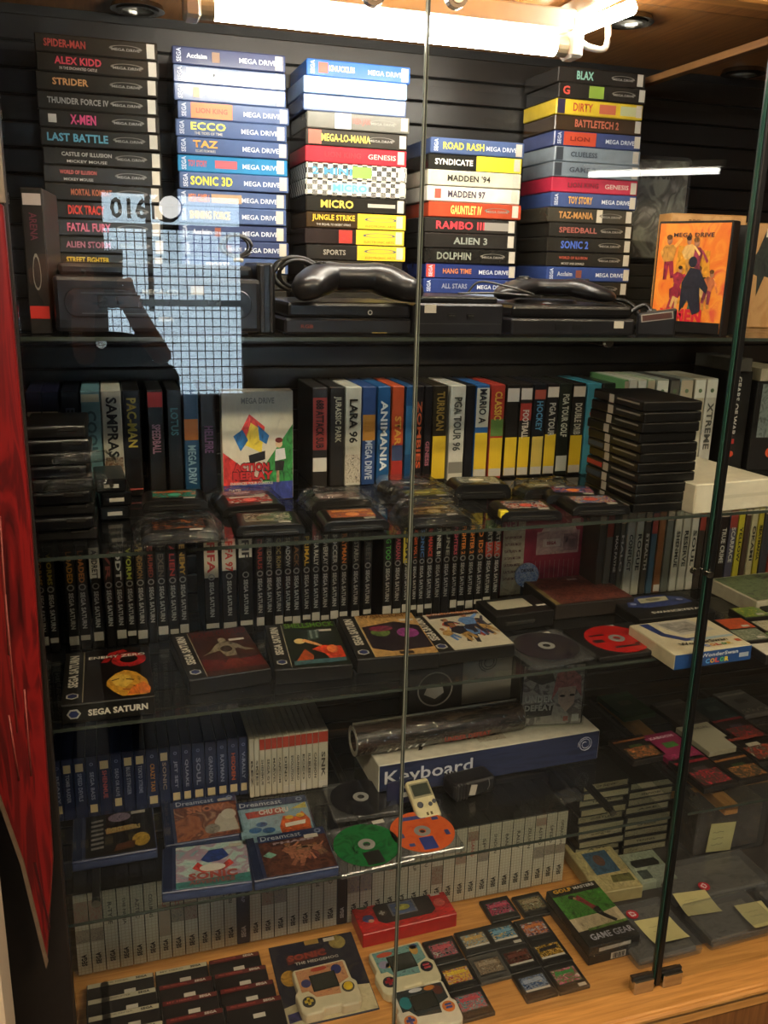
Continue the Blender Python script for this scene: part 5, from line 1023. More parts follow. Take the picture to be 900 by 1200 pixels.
# keyboard carton
t, w = flatbox((443, 934), (700, 889), Z4, .155, .066, 'long white-topped blue carton lettered Keyboard on the lowest shelf', '#c9c6b4', 'keyboard_carton', 'carton')
patch(t, 'front', (0, 0, .033), w*.992, .064, mottle(['#232c48', '#2a3454', '#1e2640'], 6, 3, .35), 'front_panel', .0006); text(t, 'Keyboard', 'front', (-w*.285, 0, .034), w*.38, .036, '#c4c8d0', .012, .0014); text(t, 'Dreamcast', 'front', (w*.435, 0, .012), w*.09, .006, '#1a2040', .02, .0014)
pts = [(w*.43+.0035*math.sqrt(k)*math.cos(k*.55)*.9, -.0018, .040+.0035*math.sqrt(k)*math.sin(k*.55)*.9) for k in range(2, 30)]; tube('spiral_mark', pts, .0009, t, mat('#b8bcc8', .4, 0), 5, 0)
text(t, 'Keyboard', 'top', (-w*.20, .055, .066), w*.50, .050, '#24221e', .015, .0012); art(t, 'top', (w*.02, .05, .066), .06, .05, mottle(['#8a7a6a', '#b8b09c', '#6a5a48'], 40, 3, .4), name='printed_picture')
KR = t.rotation_euler.z; KL = t.location.copy(); KT = Z4+.066
# rolled poster in a clear tube
a, b = Vector((px(420, 880, Z=KT+.03).x, KL.y+.045, KT+.034)), Vector((px(608, 838, Z=KT+.03).x, KL.y+.060, KT+.034))
t = empty('rolled_poster', ((a.x+b.x)/2, (a.y+b.y)/2, KT), math.atan2(b.y-a.y, b.x-a.x), 'rolled brown poster in clear film lying on the keyboard carton', 'poster'); L = (b-a).length
V, F = [], []
for i in range(25):
    for k in range(18):
        q = 2*math.pi*k/18; V.append((-L/2+L*i/24, .030*math.cos(q), .0305+.030*math.sin(q)))
for i in range(24):
    for k in range(18): F.append((i*18+k, i*18+(k+1) % 18, (i+1)*18+(k+1) % 18, (i+1)*18+k))
pmesh('paper_roll', V, F, t, mottle(['#2a211c', '#4a3a30', '#1c1816', '#5a4a3c'], 14, 4, .35), None, True)
disc('roll_end', t, mat('#a8a294', .6), .0298, .002, (-L/2-.001, 0, .0305), 20, 'x', None, .021); disc('roll_end', t, mat('#8a8476', .6), .0298, .002, (L/2-.001, 0, .0305), 20, 'x', None, .021)
disc('film_tube', t, SLEEVE, .0305, L+.004, (-L/2-.002, 0, .0305), 20, 'x', None, .0302)
box('paper_lip', t, mat('#b0a890', .6), L*.99, .002, .004, (0, .010, .0585), 0)
text(t, 'UNDER DEFEAT', 'front', (.05, -.031, .020), .10, .010, '#a8483c', .04, .0012)
for k, ch in enumerate('//////'): text(t, ch, 'front', (-L*.32+.014*k, -.0285, .0155), .010, .006, '#c8c4b8', .05, .0012)
# upright dvd case with drawn cover
q = px(647, 862, Z=KT)
t = empty('dvd_case', (px(645, 855, Y=KL.y+.05).x, KL.y+.052, KT), -.15, 'upright clear-edged case with pink-toned drawn cover on the keyboard carton', 'disc case')
box('shell', t, mat('#2c2a28', .25), .138, .015, .140, (0, 0, 0), .002); art(t, 'front', (.0, 0, .07), .130, .134, mottle(['#8a807c', '#b0a69e', '#6a605c', '#c4bab0'], 16, 4, .3), [('#b8706c', [(.48, .40), (.55, .86), (.75, .96), (.95, .80), (.98, .45), (.86, .62), (.60, .62)]), ('#c8a898', [(.58, .62), (.88, .64), (.86, .34), (.73, .20), (.60, .36)]), ('#2c2220', (.66, .48, (.045, .02))), ('#2c2220', (.82, .49, (.045, .02))), ('#4a403c', [(.02, .95), (.46, .90), (.52, .74), (.30, .68), (.05, .80)]), ('#b0504c', [(.70, .05), (.78, .05), (.78, .13), (.70, .13)]), ('#d0ccc4', [(.84, .04), (.96, .04), (.96, .16), (.84, .16)]), ('#39322f', [(.02, .12), (.50, .16), (.52, .34), (.04, .36)])])
text(t, 'UNDER', 'front', (-.030, 0, .064), .060, .017, '#c4beb4', .05, .0036); text(t, 'DEFEAT', 'front', (-.030, 0, .044), .060, .014, '#aaa49c', .05, .0036); box('clear_sleeve', t, SHELFGLASS, .139, .0006, .139, (0, -.0048, .0005), 0)
# papers behind the roll
t = empty('console_carton', (px(560, 810, Y=1.60).x, 1.60, Z4), 0, 'black and grey carton with spiral mark behind the rolled poster', 'carton')
box('carton', t, mat('#2a2826', .45), .26, .06, .205, (-.03, 0, 0), .002); patch(t, 'front', (.02, 0, .135), .115, .13, '#8f8b82', 'grey_panel'); text(t, 'Dreamcast', 'front', (.02, 0, .125), .060, .010, '#3a3834', .02, .0012)
pts = [(.02+.004*math.sqrt(k)*math.cos(k*.55), -.0016, .165+.004*math.sqrt(k)*math.sin(k*.55)) for k in range(2, 32)]; tube('spiral_mark', pts, .0012, t, mat('#3a3632', .4, 0), 5, 0)
disc('ring_mark', t, mat('#b0aca4', .4, 0), .040, .0008, (-.10, -.0012, .115), 30, 'y', None, .037); prism('cat_mark', [(-.125, .105), (-.115, .128), (-.108, .120), (-.095, .120), (-.085, .128), (-.08, .105), (-.10, .092)], .0006, t, mat('#b0aca4', .4, 0), -.001, 0, 1, 'y')
# memory units in front of the carton
t = empty('memory_unit', (px(495, 950, Z=Z4).x, px(495, 950, Z=Z4).y-.004, Z4), .10, 'small cream memory unit with screen leaning on the keyboard carton', 'memory unit')
th = math.radians(55)
u = empty('tilt', (0, 0, 0)); bpy.data.objects.remove(u)
b_ = box('body', t, mat('#cfc59a', .4), .047, .016, .080, (0, 0, 0), .006, 0, 3); b_.rotation_euler = (-1.05, 0, 0); b_.location = (0, -.035, .010)
for nm, m_, ww, dd_, hh, lc, bv in (('screen_bezel', '#8f8a70', .040, .001, .030, (0, -.0006, .042), .0004), ('screen', '#3c4238', .034, .001, .023, (0, -.0013, .0455), .0003)): box(nm, b_, mat(m_, .3), ww, dd_, hh, lc, bv)
disc('cross_key', b_, mat('#4a4c54', .4), .006, .002, (-.012, -.0018, .028), 14, 'y'); 
for k in range(2): disc('button', b_, mat('#4a4c54', .4), .004, .002, (.008+.009*k, -.0018, .026+.004*k), 12, 'y')
for k in range(2): box('slot', b_, mat('#5a4a20', .5), .004, .001, .006, (-.004+.008*k, -.0006, .006), 0)
t = empty('sticker_card', (px(465, 935, Z=Z4).x, px(465, 935, Z=Z4).y-.02, Z4), .1, 'dark card with small white tag left of the cream memory unit', 'card')
b_ = box('card', t, mat('#1c2444', .4), .055, .003, .05, (0, 0, 0), .0005); sticker(t, 'front', (.01, 0, .018), .022, .010); text(t, 'VM', 'front', (.012, 0, .035), .016, .007, '#b4b4b8', .03, .001)
t = empty('black_pouch', (px(548, 922, Z=Z4).x, px(548, 925, Z=Z4).y-.03, Z4), .14, 'ribbed black accessory block with white tag before the keyboard carton', 'accessory')
b_ = box('body', t, mat('#17171a', .4), .095, .05, .036, (0, 0, 0), .010, 0, 3)
for k in range(4): box('rib', t, mat('#222226', .35), .004, .052, .033, (-.040+.007*k, -.001, .0015), .001)
sticker(t, 'front', (-.006, -.0005, .019), .014, .022, rot=-.2); tube('script_mark', [(.026, -.001, .012), (.030, -.0014, .022), (.028, -.001, .034)], .0008, t, mat('#8a8a88', .4, 0), 5, 3)
t = empty('acrylic_lid', (px(690, 935, Z=Z4).x-.06, 1.30, Z4), .05, 'clear plastic lid resting over the white cases at the right of the lowest shelf', 'lid'); box('lid', t, CLEARBOX, .05, .03, .012, (.02, .0, .0), .003); box('rim', t, SLEEVE, .054, .034, .002, (.02, -.002, .0122), .0005)

# booklets on the short right shelf
bk = [((773, 895), (826, 882), '#a02c5c', '#b84a74', '#4a8a3c', 'magenta', 'KABOOM'), ((722, 842), (770, 836), '#123a20', '#1c4a2c', '#4a4a34', 'dark green', None), ((742, 892), (772, 886), '#b0a888', '#a86a3c', '#4a5a34', 'cream and brown', None), ((832, 881), (858, 875), '#b8b49c', '#c4c0ac', '#8f8c7c', 'cream', 'MANUAL'),
      ((820, 925), (858, 915), '#8f8a84', '#a8303c', '#4a4244', 'grey and red', None), ((868, 915), (892, 908), '#6a5a34', '#a8703c', '#3a4a2c', 'olive and orange', None), ((868, 870), (892, 862), '#2c2a30', '#8a2a30', '#4a4450', 'black and red', None), ((838, 848), (865, 843), '#1c2c30', '#2a3c3c', '#3a4a48', 'dark teal', None), ((872, 838), (897, 832), '#5a5854', '#8a867c', '#3a3834', 'grey', None), ((890, 893), (915, 887), '#b09a70', '#a04030', '#d0c8b0', 'tan and red', None), ((800, 850), (822, 846), '#4a4440', '#6a645c', '#34302c', 'brown-grey', None)]
for i, (p0, p1, c1, c2, c3_, lab, ti) in enumerate(bk):
    a, b = px(*p0, Z=Z4+.012), px(*p1, Z=Z4+.012)
    w = .085; dd_ = .11 if i not in (2, 5) else .09
    t = empty('booklet', ((a.x+b.x)/2+.01, max(a.y, YS+.01), Z4+.0005), .06, f'{lab} booklet lying on the short right shelf', 'booklet', 'booklets on the short right shelf')
    dk = i in (2, 4, 5, 6, 9); c1, c2, c3_ = (('#1b1918', tone(c2, .8), tone(c3_, .8)) if dk else (tone(c1, .8), tone(c2, .8), tone(c3_, .8)))
    box('cover', t, mat(c1, .35, .1), w, dd_, .012, (0, 0, 0), .001); art(t, 'top', (0, dd_*.5, .012), w*.96, dd_*.96, mat(c1, .3), [(c3_, [(.30, .44), (.70, .46), (.70, .64), (.30, .64)]), (mottle([c3_, '#3c3830' if dk else c1, c2, tone(c2, 1.5)], 60, i), [(.08, .06), (.92, .06), (.92, .52 if dk else .2), (.08, .52 if dk else .2)]), (c2, [(.0, .80), (1, .80), (1, .88), (0, .88)])] if i not in (3,) else [])
    if ti: text(t, ti, 'top', (0, dd_*.82, .012), w*.7, .010, '#d8b8c4' if i == 0 else '#5a564c', .03, .0014)

# ------------------------------------------------------------------ base: long row of pale gridded cases
def gridmat():
    m = bpy.data.materials.new('white_grid_print'); m.use_nodes = True; nt = m.node_tree; b = nt.nodes['Principled BSDF']; b.inputs['Roughness'].default_value = .35
    tc = nt.nodes.new('ShaderNodeTexCoord'); br = nt.nodes.new('ShaderNodeTexBrick'); br.offset = 0
    mp = nt.nodes.new('ShaderNodeMapping'); mp.inputs['Rotation'].default_value = (math.pi/2, 0, 0)
    br.inputs['Scale'].default_value = 1; br.inputs['Brick Width'].default_value = .0068; br.inputs['Row Height'].default_value = .0068; br.inputs['Mortar Size'].default_value = .0005
    br.inputs['Color1'].default_value = hx('#c6bfa8'); br.inputs['Color2'].default_value = hx('#c2bba4'); br.inputs['Mortar'].default_value = hx('#a59d88')
    nt.links.new(tc.outputs['Object'], mp.inputs[0]); nt.links.new(mp.outputs[0], br.inputs['Vector']); nt.links.new(br.outputs['Color'], b.inputs['Base Color']); return m
GRID = gridmat()
xs = [84, 102, 119, 136, 152, 168, 184, 199, 215, 231, 246, 262, 277, 292, 306, 321, 336, 350, 365, 379, 395, 407, 422, 436, 450, 464, 478, 492, 505, 518.5, 532, 545, 558, 571, 584, 597, 610, 622.5, 635, 647, 659]
tt = {2: 'R-TYPE', 3: 'THE NINJA', 4: 'AZTEC', 5: 'COLUMNS', 6: 'OUT', 7: 'ACE', 11: 'SHINOBI', 12: 'FIRE TRAP', 14: 'GOLD', 15: 'ALEX', 18: 'RAMPAGE', 19: 'CASINO', 21: 'C', 22: '2', 24: 'FIRE', 25: 'SONIC', 26: 'WORLD CUP', 27: 'KUNG FU', 30: 'GOLD', 31: 'GANG', 32: 'SPY', 33: 'SHADOW', 34: 'BANK', 35: 'RALLY', 36: 'ZILLION', 37: 'ASTRO', 38: 'SPEED', 39: 'OPERATION'}
pan = {0: [(.40, .56, '#5a5044'), (.62, .90, '#a0504a')], 1: [(.40, .56, '#5a5044'), (.62, .90, '#a0504a')], 6: [(.30, .70, '#a8907c')], 7: [(.70, .92, '#a83c30'), (.45, .68, '#4a5a5c')], 8: [(.45, .68, '#7a3c44')], 12: [(.02, .98, '#2c2a3c')], 14: [(.45, .62, '#8a4a40')], 15: [(.45, .62, '#6a6470')], 17: [(.62, .95, '#7a3434')], 21: [(.40, .62, '#4a5270'), (.80, .95, '#b0504a')], 22: [(.40, .62, '#5a6078')], 25: [(.62, .9, '#4f7088')], 28: [(.30, .55, '#7a4a3c')], 30: [(.52, .68, '#a87058')], 31: [(.80, .93, '#8a3a34')], 32: [(.50, .66, '#3a4a5c')], 37: [(.40, .56, '#3c4450'), (.85, .95, '#a8524a')], 38: [(.42, .56, '#5a5450')], 39: [(.42, .54, '#34404c')]}
for i in range(40):
    dark = i in (12, 20)
    x0, x1 = xs[i], xs[i+1]; Yp = 1.462
    a, b = px(x0, 1050 if i < 20 else 1030, Y=Yp).x, px(x1, 1050 if i < 20 else 1030, Y=Yp).x; w = b-a-.0006
    desc = 'navy' if dark else ('white gridded case with coloured panel' if i in pan else 'white gridded')
    lab = f'{"navy case" if dark else "white gridded case"}{" with coloured panel" if (i in pan and not dark) else ""}, {ordn(i+1)} from left in the base row'
    t = empty('game_case', ((a+b)/2, Yp, Z5+.0006), 0, lab, 'game case', 'white gridded cases standing on the cabinet base')
    box('shell', t, mat('#1f1d2a', .3) if dark else mat('#26241f', .2), w, .130, .180, (0, 0, 0), .0014)
    if not dark: box('spine_label', t, GRID, w*.95, .0008, .176, (0, -.0006, .002), 0)
    for (f0, f1, c) in pan.get(i, []): patch(t, 'front', (0, 0, .18*(f0+f1)/2), w*.92, .18*(f1-f0), c if dark else mottle([c, '#9a8f7c', c], 50, i), 'spine_panel', .0010)
    if i in tt: text(t, tt[i], 'frontdown', (0, 0, .128), .024+.004*len(tt[i]), w*.30, '#a84a40' if i in (6, 24, 31, 7) else ('#8a88a0' if dark else '#4a463c'), .02, .0014)
    text(t, 'SEGA', 'frontup', (0, 0, .034 if not dark else .03), .026, w*.40, '#26231e' if not dark else '#a8a8b0', .05, .0014, name='maker_lettering')
# fanned dark boxes at the left front
k = 0
for r in range(4):
    for c in range(4):
        z = Z5+.006+.024*r
        yb = 1.412-.0610*r
        x = -.176+.0985*c+.003*r
        if c == 0: x += .034
        wd = .096 if c else .04
        if r == 3 and c == 0: continue
        red = (c == 3) or (c == 2 and r > 0)
        t = empty('game_box', (x+.048 if c else x+.062, yb-.066, Z5+.001+.022*r), 0, f'dark flat box with {"red" if red else "white"} edge strip, {ordn(c+1)} in the {ordn(r+1)} fanned row', 'game box', 'dark boxes fanned at the front left of the base')
        box('carton', t, mat('#191412', .4, .1), wd-.001, .066, .021, (0, 0, 0), .0012)
        patch(t, 'top', (0, .060, .021), wd-.004, .010, '#5a1f1c' if red else '#b3ad96', 'edge_strip'); 
        if c: text(t, 'SEGA', 'top', (.026, .060, .021), .020, .0055, '#c0b8ac' if red else '#2a2824', .05, .0009, name='maker_lettering'); sticker(t, 'top', (.005, .032, .021), .020, .009); text(t, ('PRO WRESTLING', 'THE NINJA', 'MY HERO', 'WORLD SOCCER', 'CHOPLIFTER', 'PRO FOOTBALL')[(r*3+c) % 6], 'top', (-.018, .060, .021), .042, .004, '#a04840' if red else '#6a665a', .02, .0009)
# red boxed handheld
t, w = flatbox((425, 1112), (535, 1086), Z5, .10, .032, 'red carton with a black handheld pictured on it on the base', '#a81c1c', 'handheld_box', 'box')
art(t, 'top', (0, .05, .032), w*.985, .097, '#ae1f1e', [('#241a1a', [(.20, .25), (.26, .15), (.76, .15), (.82, .25), (.82, .66), (.76, .76), (.26, .76), (.20, .66)]), ('#6a6a72', [(.36, .30), (.64, .30), (.64, .68), (.36, .68)]), ('#4a5a80', [(.38, .33), (.62, .33), (.62, .65), (.38, .65)]), ('#b0ac50', (.50, .50, (.08, .09))), ('#3a4a3a', (.10, .76, (.06, .09))), ('#c0b8ac', [(.84, .62), (.94, .62), (.94, .70), (.84, .70)]), ('#3a3f6c', (.11, .38, (.06, .11))), ('#b08068', (.13, .30, (.03, .05))), ('#c05a50', (.89, .40, (.06, .12))), ('#4a3a34', (.27, .45, (.05, .09)))])
text(t, 'ARCADE GAMER PORTABLE', 'top', (0, .084, .032), w*.56, .006, '#d8c8c0', .03, .003); text(t, '20', 'top', (w*.40, .086, .032), .014, .008, '#d8c8c0', .04, .003)
o = box('printed_cross', t, mat('#b9b2a8', .3), .012, .004, .0004, (-w*.23, .042, .0345), 0); box('printed_cross', t, mat('#b9b2a8', .3), .004, .012, .0004, (-w*.23, .038, .0346), 0)
# pocket games
def pocket(p0, p1, z, label, body, face, shapes, dcol, bcol, ring, two=False, d=.098):
    a, b = px(*p0, Z=z+.02), px(*p1, Z=z+.02); r = math.atan2(b.y-a.y, b.x-a.x)
    t = empty('pocket_game', ((a.x+b.x)/2, (a.y+b.y)/2-d, z+.0005), r, label, 'pocket game', 'white pocket LCD games on the base'); w = (b-a).length
    t['group'] = 'white pocket games on the base'
    h = .020
    out = [(-w*.50, 0), (-w*.44, -.010), (-w*.16, -.010), (-w*.14, -.004), (w*.14, -.004), (w*.16, -.010), (w*.44, -.010), (w*.50, 0), (w*.52, d*.42), (w*.46, d*.50), (w*.46, d*.96), (w*.42, d), (-w*.42, d), (-w*.46, d*.96), (-w*.46, d*.50), (-w*.52, d*.42)]
    prism('body', out, h, t, mat(body, .35, .05), 0, .0035, 3)
    f = prism('face_plate', [(-w*.41, d*.42), (-w*.30, d*.42), (-w*.20, d*.24), (w*.20, d*.20), (w*.22, d*.42), (w*.41, d*.52), (w*.41, d*.94), (-w*.41, d*.94)], .0006, t, face, h)
    sc_ = box('screen', t, mat('#23241f', .15), w*.44, d*.40, .0012, (0, d*.36, h+.0004), .0005); box('screen_glare', sc_, mat('#2f302a', .1), w*.40, d*.36, .0003, (0, d*.02, .0013), 0)
    for (cc, x, y, rx, ry) in shapes:
        prism('printed_shape', [(x*w+rx*w*math.cos(q*math.pi/6), y*d+ry*d*math.sin(q*math.pi/6)) for q in range(12)], .0003, t, mat(cc, .3), h+.0007)
    for s, cc in ((-1, dcol), (1, bcol)):
        dd_ = disc('button_well', t, mat(ring, .4), w*.105, .0016, (s*w*.345, d*(.17 if s < 0 else .30), h), 24)
        if s < 0:
            box('cross_key', dd_, mat(cc, .35), w*.14, w*.05, .002, (0, -w*.025, .0012), .0005); box('cross_key', dd_, mat(cc, .35), w*.05, w*.14, .002, (0, -w*.07, .0012), .0005)
        elif two:
            for q in (-1, 1): box('bar_button', dd_, mat(cc, .35), w*.11, w*.035, .002, (0, q*w*.03-w*.0175, .0012), .0006)
        else: disc('round_button', dd_, mat(cc, .35), w*.08, .003, (0, 0, .001), 20, 'z', w*.075)
    return t, w, h, d
# blister card
a, b = px(313, 1112, Z=Z5), px(405, 1092, Z=Z5)
t = empty('blister_card', ((a.x+b.x)/2+.006, 1.235, Z5+.0005), 0, 'dark blue printed card under the leftmost pocket game', 'card')
cw, ch = .168, .200
box('card', t, mat('#232238', .4), cw, ch, .003, (0, 0, 0), .0008)
art(t, 'top', (0, ch*.5, .003), cw*.98, ch*.985, mottle(['#23243c', '#2c2a30', '#1c1c2c', '#3a3430'], 9, 3, .3), [('#a88030', (.14, .56, (.10, .10))), ('#8a7a44', (.80, .90, (.10, .09))), ('#5a2a24', [(.16, .72), (.62, .78), (.62, .86), (.16, .82)]), ('#c0b592', [(0, 0), (1, 0), (1, .30), (.62, .34), (0, .22)]), ('#3a3660', [(.02, .04), (.70, .10), (.74, .22), (.02, .14)])])
text(t, 'SONIC', 'top', (-.016, .158, .003), .075, .016, '#8a3a2c', .05, .0022); text(t, 'THE HEDGEHOG', 'top', (.0, .142, .003), .085, .007, '#b0aca0', .03, .0022); sticker(t, 'top', (.035, .190, .0035), .022, .009)
box('hang_tab', t, mat('#9a7a3c', .5), .028, .012, .0012, (0, .186, .003), .0004)
pocket((341, 1138), (408, 1122), Z5+.0045, 'leftmost cream pocket game with yellow round button on the blue card', '#c4bb9c', mottle(['#a86a4a', '#b8865c', '#8a5a48'], 40, 3), [('#2c3060', .26, .78, .09, .12), ('#3a3a64', -.30, .60, .08, .10), ('#a8402c', -.02, .88, .14, .05)], '#b8a02c', '#d0b020', '#3a3832')
pocket((432, 1117), (497, 1100), Z5, 'middle cream pocket game with red bar buttons below the red carton', '#c9c2a0', mottle(['#4a7a7c', '#6a9490', '#3a5a60'], 30, 4), [('#b04a30', -.22, .84, .14, .06), ('#b08a3c', .28, .78, .07, .13), ('#2c3f70', .30, .86, .07, .07), ('#8a84a0', -.30, .60, .09, .10), ('#c8a040', -.24, .56, .05, .06)], '#a82830', '#a82838', '#23222c', True)
pocket((456, 1163), (522, 1147), Z5, 'front white pocket game with orange button wells and blue keys', '#cfcbb8', mottle(['#1f2426', '#2a3436', '#3a2c24'], 25, 5), [('#2c7c84', -.30, .62, .10, .16), ('#b8702c', .18, .86, .10, .06), ('#5a3024', .30, .76, .08, .12), ('#c4c4c8', -.06, .88, .12, .05)], '#2a3f8c', '#2a3f8c', '#c8702c', True, .088)
# small cartridges
gc = [(586, 1064, ['#1c2a34', '#a83a54', '#2c4a5a']), (624, 1059, ['#3a2c24', '#8a7a5c', '#4a5a44']), (590, 1094, ['#2c4a5c', '#5a8aa4', '#b09040']), (627, 1088, ['#2c3c5c', '#b0642c', '#7a8aa0']), (608, 1122, ['#141414', '#5a2a20', '#241c1a']), (645, 1114, ['#b08a2c', '#1c1a18', '#c8a040']), (627, 1152, ['#2c4a74', '#8a94a4', '#1c2c44']), (664, 1143, ['#a03c5c', '#3a7a3c', '#b85a7c']),
      (557, 1102, ['#4a6a84', '#a88a4c', '#6a94a8']), (574, 1132, ['#5a4a3c', '#8a7a64', '#46403a']), (520, 1113, ['#2c4a50', '#b04a54', '#3a6a70']), (537, 1143, ['#a84a50', '#d0b030', '#8a4a6a']), (553, 1174, ['#3a8a94', '#b0444c', '#2c6a74'])]
ds = ['teal and red', 'brown-grey', 'blue and gold', 'slate and orange', 'near-black', 'yellow-gold', 'dark blue', 'pink and green', 'steel-blue', 'clear grey', 'teal with red lettering', 'pink and yellow', 'turquoise and red']
for i, (x, y, cols) in enumerate(gc):
    q = px(x, y, Z=Z5+.009); clear = i == 9
    t = empty('small_cartridge', (q.x, q.y-.034, Z5+.0005), .03, f'small {"smoky clear" if clear else "black"} cartridge with {ds[i]} label on the base', 'cartridge', 'small cartridges on the base')
    box('shell', t, mat('#4a4844', .2) if clear else mat('#151514', .35), .0655, .066, .0085, (0, 0, 0), .0012); 
    o = prism('label_recess', [(-.027, .014), (.027, .014), (.027, .052), (.020, .056), (-.020, .056), (-.027, .052)], .0006, t, mat('#2a2926', .3), .0085)
    art(t, 'top', (0, .034, .0085), .050, .034, mottle(['#101014']+cols+['#cfc6b0'], 26, i, .25), [(cols[1], [(.1, .55), (.9, .6), (.85, .85), (.12, .8)]), ('#b8b4a8', [(.0, 0), (1, 0), (1, .14), (0, .14)])] if i in (2, 4, 5, 6, 8) else [(cols[1], [(.1, .6), (.9, .62), (.85, .85), (.12, .82)])], lift=.0008)
    box('front_slot', t, mat('#2b2a27', .3), .04, .003, .0006, (0, .004, .0085), 0)
    if i in (2, 7): sticker(t, 'top', (.018, .006, .009), .016, .007)
# boxed golf game
t, w = flatbox((690, 1134), (747, 1116), Z5, .165, .022, 'dark lower box under the golf picture box', '#171613', 'game_box', 'game box', rz=.04); LZ = t.location.copy(); patch(t, 'front', (.01, 0, .011), .034, .014, '#c4c0b4', 'barcode_panel')
for k in range(9): box('barcode_bar', t, SEAL, .0012+.0006*(k % 3), .0004, .011, (-.002+.003*k, -.0009, .0055), 0)
t = empty('game_box', (LZ.x, LZ.y, Z5+.0225), .04, 'box with golfer picture on green ground on top of the dark lower box', 'game box'); W = .116; D = .168
box('carton', t, mat('#1f1f1c', .3), W, D, .022, (0, 0, 0), .0015)
art(t, 'top', (0, D*.5, .022), W*.98, D*.98, '#26241f', [('#3f7a2c', [(0, .42), (.55, .40), (1, .46), (1, .86), (0, .86)]), ('#b8a888', [(0, .24), (1, .26), (1, .50), (.7, .46), (0, .46)]), ('#5a7f34', [(.2, .22), (1, .24), (1, .28), (.2, .26)]), ('#8a2c38', [(.36, .76), (.48, .82), (.58, .66), (.66, .56), (.56, .52), (.48, .66)]), ('#1c1a1c', [(.55, .54), (.68, .58), (.70, .44), (.84, .30), (.78, .27), (.64, .38), (.57, .46)]), ('#241c1c', (.34, .80, (.07, .035))), ('#b08868', (.38, .77, (.03, .025)))])
text(t, 'GAME GEAR', 'top', (.004, D*.115, .022), W*.82, .016, '#a8a8b4', .02, .003); text(t, 'GOLF', 'top', (-W*.24, D*.925, .022), W*.36, .011, '#c89a30', .05, .003); text(t, 'MASTERS', 'top', (W*.20, D*.925, .022), W*.42, .008, '#c0c0bc', .03, .003)
patch(t, 'front', (.0, 0, .011), W*.62, .008, '#b8b4a6', 'front_label'); crumpled('clear_wrap', t, W*1.03, D*1.01, .025, (0, -.001, .0), 77, SLEEVE, .0012)
t, w = flatbox((700, 1062), (752, 1052), Z5+.0035, .17, .03, 'cream box with blue picture behind the golf box', '#a39668', rz=-.04, name='game_box'); t.location.x += .0; art(t, 'top', (0, .085, .03), w*.96, .16, '#a69a6c', [('#34546c', [(.22, .30), (.80, .32), (.80, .78), (.22, .76)]), ('#5a3a2c', (.5, .58, (.12, .12))), ('#5a5a34', [(.45, .12), (.95, .10), (.95, .26), (.5, .26)])]); text(t, 'LEMMINGS', 'top', (0, .150, .03), w*.7, .010, '#5a5434', .03, .002)
t, w = flatbox((752, 1046), (792, 1036), Z5+.003, .10, .02, 'pale green carton with printed handheld beside the cream box', '#8a9480', rz=-.02); art(t, 'top', (0, .05, .02), w*.96, .095, '#8f9a86', [('#2a2c2a', [(.15, .48), (.85, .48), (.90, .60), (.85, .74), (.15, .74), (.10, .60)]), ('#3a4440', [(.1, .08), (.4, .08), (.4, .38), (.1, .38)])])
# two stacks of cases at the back right of the base
for s, (x0, n) in enumerate((( .948, 10), (1.072, 9))):
    for k in range(n):
        c = ('#8a8468', '#7a7a64', '#6a6c58', '#34322c', '#857a60', '#3a3832', '#8f855c', '#77735e', '#8d8a70', '#4a473e')[(k+s*3) % 10]
        t = empty('flat_case', (x0+.056+R.uniform(-.003, .003), 1.50+R.uniform(-.006, .006), Z5+(.0035 if True else 0)+.0205*k), R.uniform(-.02, .02), f'flat case with pale edge, {ordn(n-k)} from top, {"left" if s == 0 else "right"} stack beyond the gridded row', 'game case', 'two stacks of flat cases at the back of the base')
        box('shell', t, mat('#22201c', .35), .116, .15, .0198, (0, 0, 0), .0015); patch(t, 'front', (0, 0, .0115), .110, .014, mottle([c, '#a09878', c], 90, k+s*10, .4), 'edge_label')
        if k % 2: text(t, ('CASTLE', 'AXE', 'TENNIS', 'SHINOBI', 'GP RIDER')[(k+s) % 5], 'front', (0, 0, .012), .05, .005, '#3a3628', .02, .001)
# notes, price dots and clear tubs at the right of the base
GN = 'yellow sticky notes in the right bay'
NOTE = mat('#c9c086', .7, .05, scale=30)
def note(corners, z, label, thick=.0012):
    P_ = [px(x, y, Z=z) for x, y in corners]; c = sum(P_, Vector())/4
    t = empty('sticky_note', (c.x, c.y, z), 0, label, 'note', GN); n = 6; V, F = [], []
    for i in range(n+1):
        for j in range(n+1):
            u, v = i/n, j/n; p_ = (P_[0]*(1-u)+P_[1]*u)*(1-v)+(P_[3]*(1-u)+P_[2]*u)*v
            V.append((p_.x-c.x, p_.y-c.y, .001+.006*(v**3)))
    for i in range(n):
        for j in range(n): F.append((i*(n+1)+j, (i+1)*(n+1)+j, (i+1)*(n+1)+j+1, i*(n+1)+j+1))
    o = pmesh('paper', V, F, t, NOTE); md = o.modifiers.new('thickness', 'SOLIDIFY'); md.thickness = .0004
    for k, y in enumerate((.012, -.002, -.016)):
        pts = [(-.022+.0045*q+(k*.003), y+.0016*math.sin(q*2.3+k), .0032 if y < 0 else .0018) for q in range(8)]; tube('handwriting', pts, .0004, t, mat('#8a8766', .6, 0), 4, 2)
    return t
TZ = Z5+.030
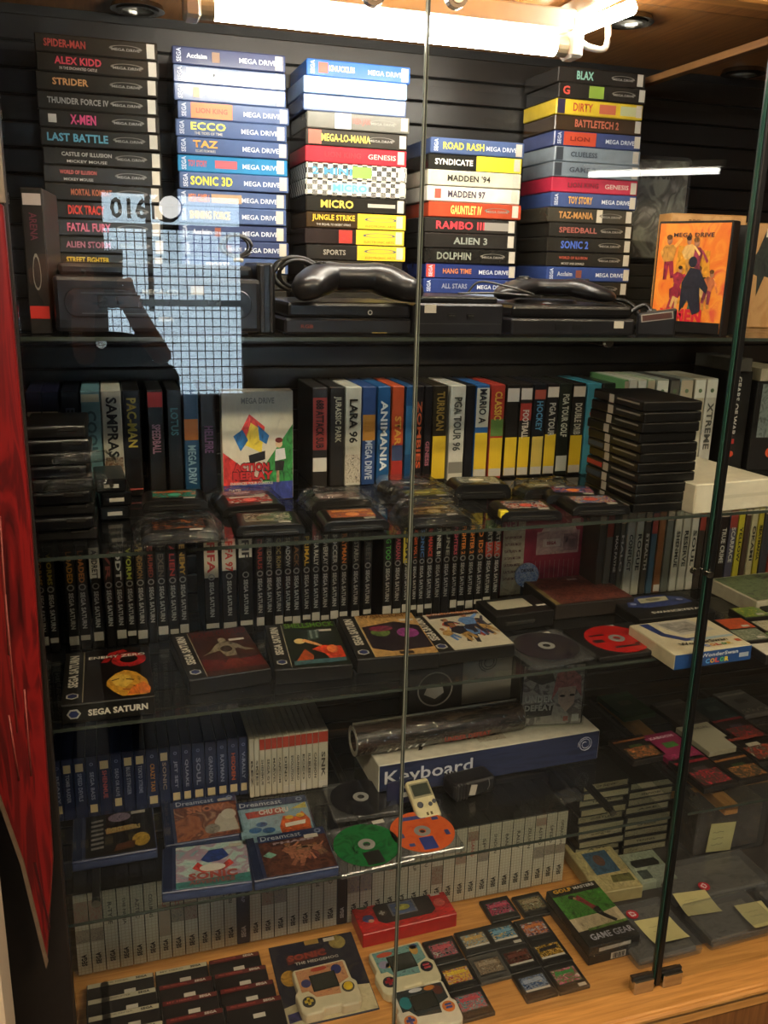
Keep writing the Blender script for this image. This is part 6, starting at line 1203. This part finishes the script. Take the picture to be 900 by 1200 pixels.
for k, (x, y, w, d, h, rz, lab) in enumerate(((.963, 1.185, .150, .15, .026, .03, 'clear plastic tub under the left sticky note at the door gap'), (1.135, 1.19, .16, .10, .040, .03, 'clear plastic tub nearest the glass at the right'), (1.185, 1.312, .25, .115, .026, .0, 'wide clear plastic tub under the far sticky notes'), (1.33, 1.19, .16, .115, .030, .0, 'clear plastic tub at the right edge of the base'))):
    t = empty('clear_tub', (x+.02, y, Z5+.0035), rz, lab, 'tub', 'clear plastic tubs on the base')
    box('tub', t, CLEARBOX, w, d, h, (0, 0, 0), .008, 0, 3); box('rim', t, CLEARBOX, w*.96, .003, .004, (0, -.001, h*.55), .001)
    box('contents', t, mottle(['#4a4844', '#5c5a56', '#3c3a38'], 20, k, .6), w*.9, d*.88, h*.5, (0, d*.06, .002), .004)
note([(743, 1080), (783, 1073), (808, 1101), (768, 1110)], TZ+.001, 'sticky note split by the door gap at the right')
note([(788, 1048), (826, 1043), (846, 1071), (806, 1077)], TZ+.001, 'sticky note right of the door gap, beside the far red price dot')
note([(860, 1062), (892, 1056), (914, 1084), (885, 1091)], TZ+.006, 'sticky note at the right edge of the picture')
for (x, y, r, lab) in ((741, 1071, 1.5, 'red round price dot beside the golf box'), (825, 1038, 2.6, 'red round price dot above the second sticky note')):
    q = px(x, y, Z=TZ+.002); t = empty('price_dot', (q.x, q.y, TZ+.0005), 0, lab, 'sticker', 'red price dots'); disc('dot', t, mat('#b01f30', .4, 0), .0125, .001, (0, 0, 0), 24); text(t, '£3', 'top', (0, 0, .001), .014, .013, '#e0d0d0', .04, .0006, rot=-r)
# upright grey tub with a note on its face
q = px(846, 995, Y=1.43)
t = empty('clear_tub', (q.x+.03, 1.44, Z5+.0035), .02, 'tall smoky plastic tub behind the notes, one note stuck on it', 'tub', 'clear plastic tubs on the base'); box('tub', t, CLEARBOX, .20, .09, .20, (0, 0, 0), .008, 0, 3); box('contents', t, mottle(['#4a4038', '#5a5048', '#6a5a48'], 8, 4, .7), .18, .07, .12, (0, .01, .004), .004)
t = empty('sticky_note', (px(846, 975, Y=1.432).x, 1.436, px(846, 998, Y=1.432).z), 0, 'sticky note stuck upright on the tall smoky tub', 'note', GN)
b_ = box('paper', t, NOTE, .068, .0006, .074, (0, 0, 0), 0); b_.rotation_euler = (0, .08, 0)
for k in range(3): tube('handwriting', [(-.022+.005*q_, -.0008, .052-.016*k+.0016*math.sin(q_*2+k)) for q_ in range(7)], .0005, t, mat('#7a775a', .6, 0), 4, 2)
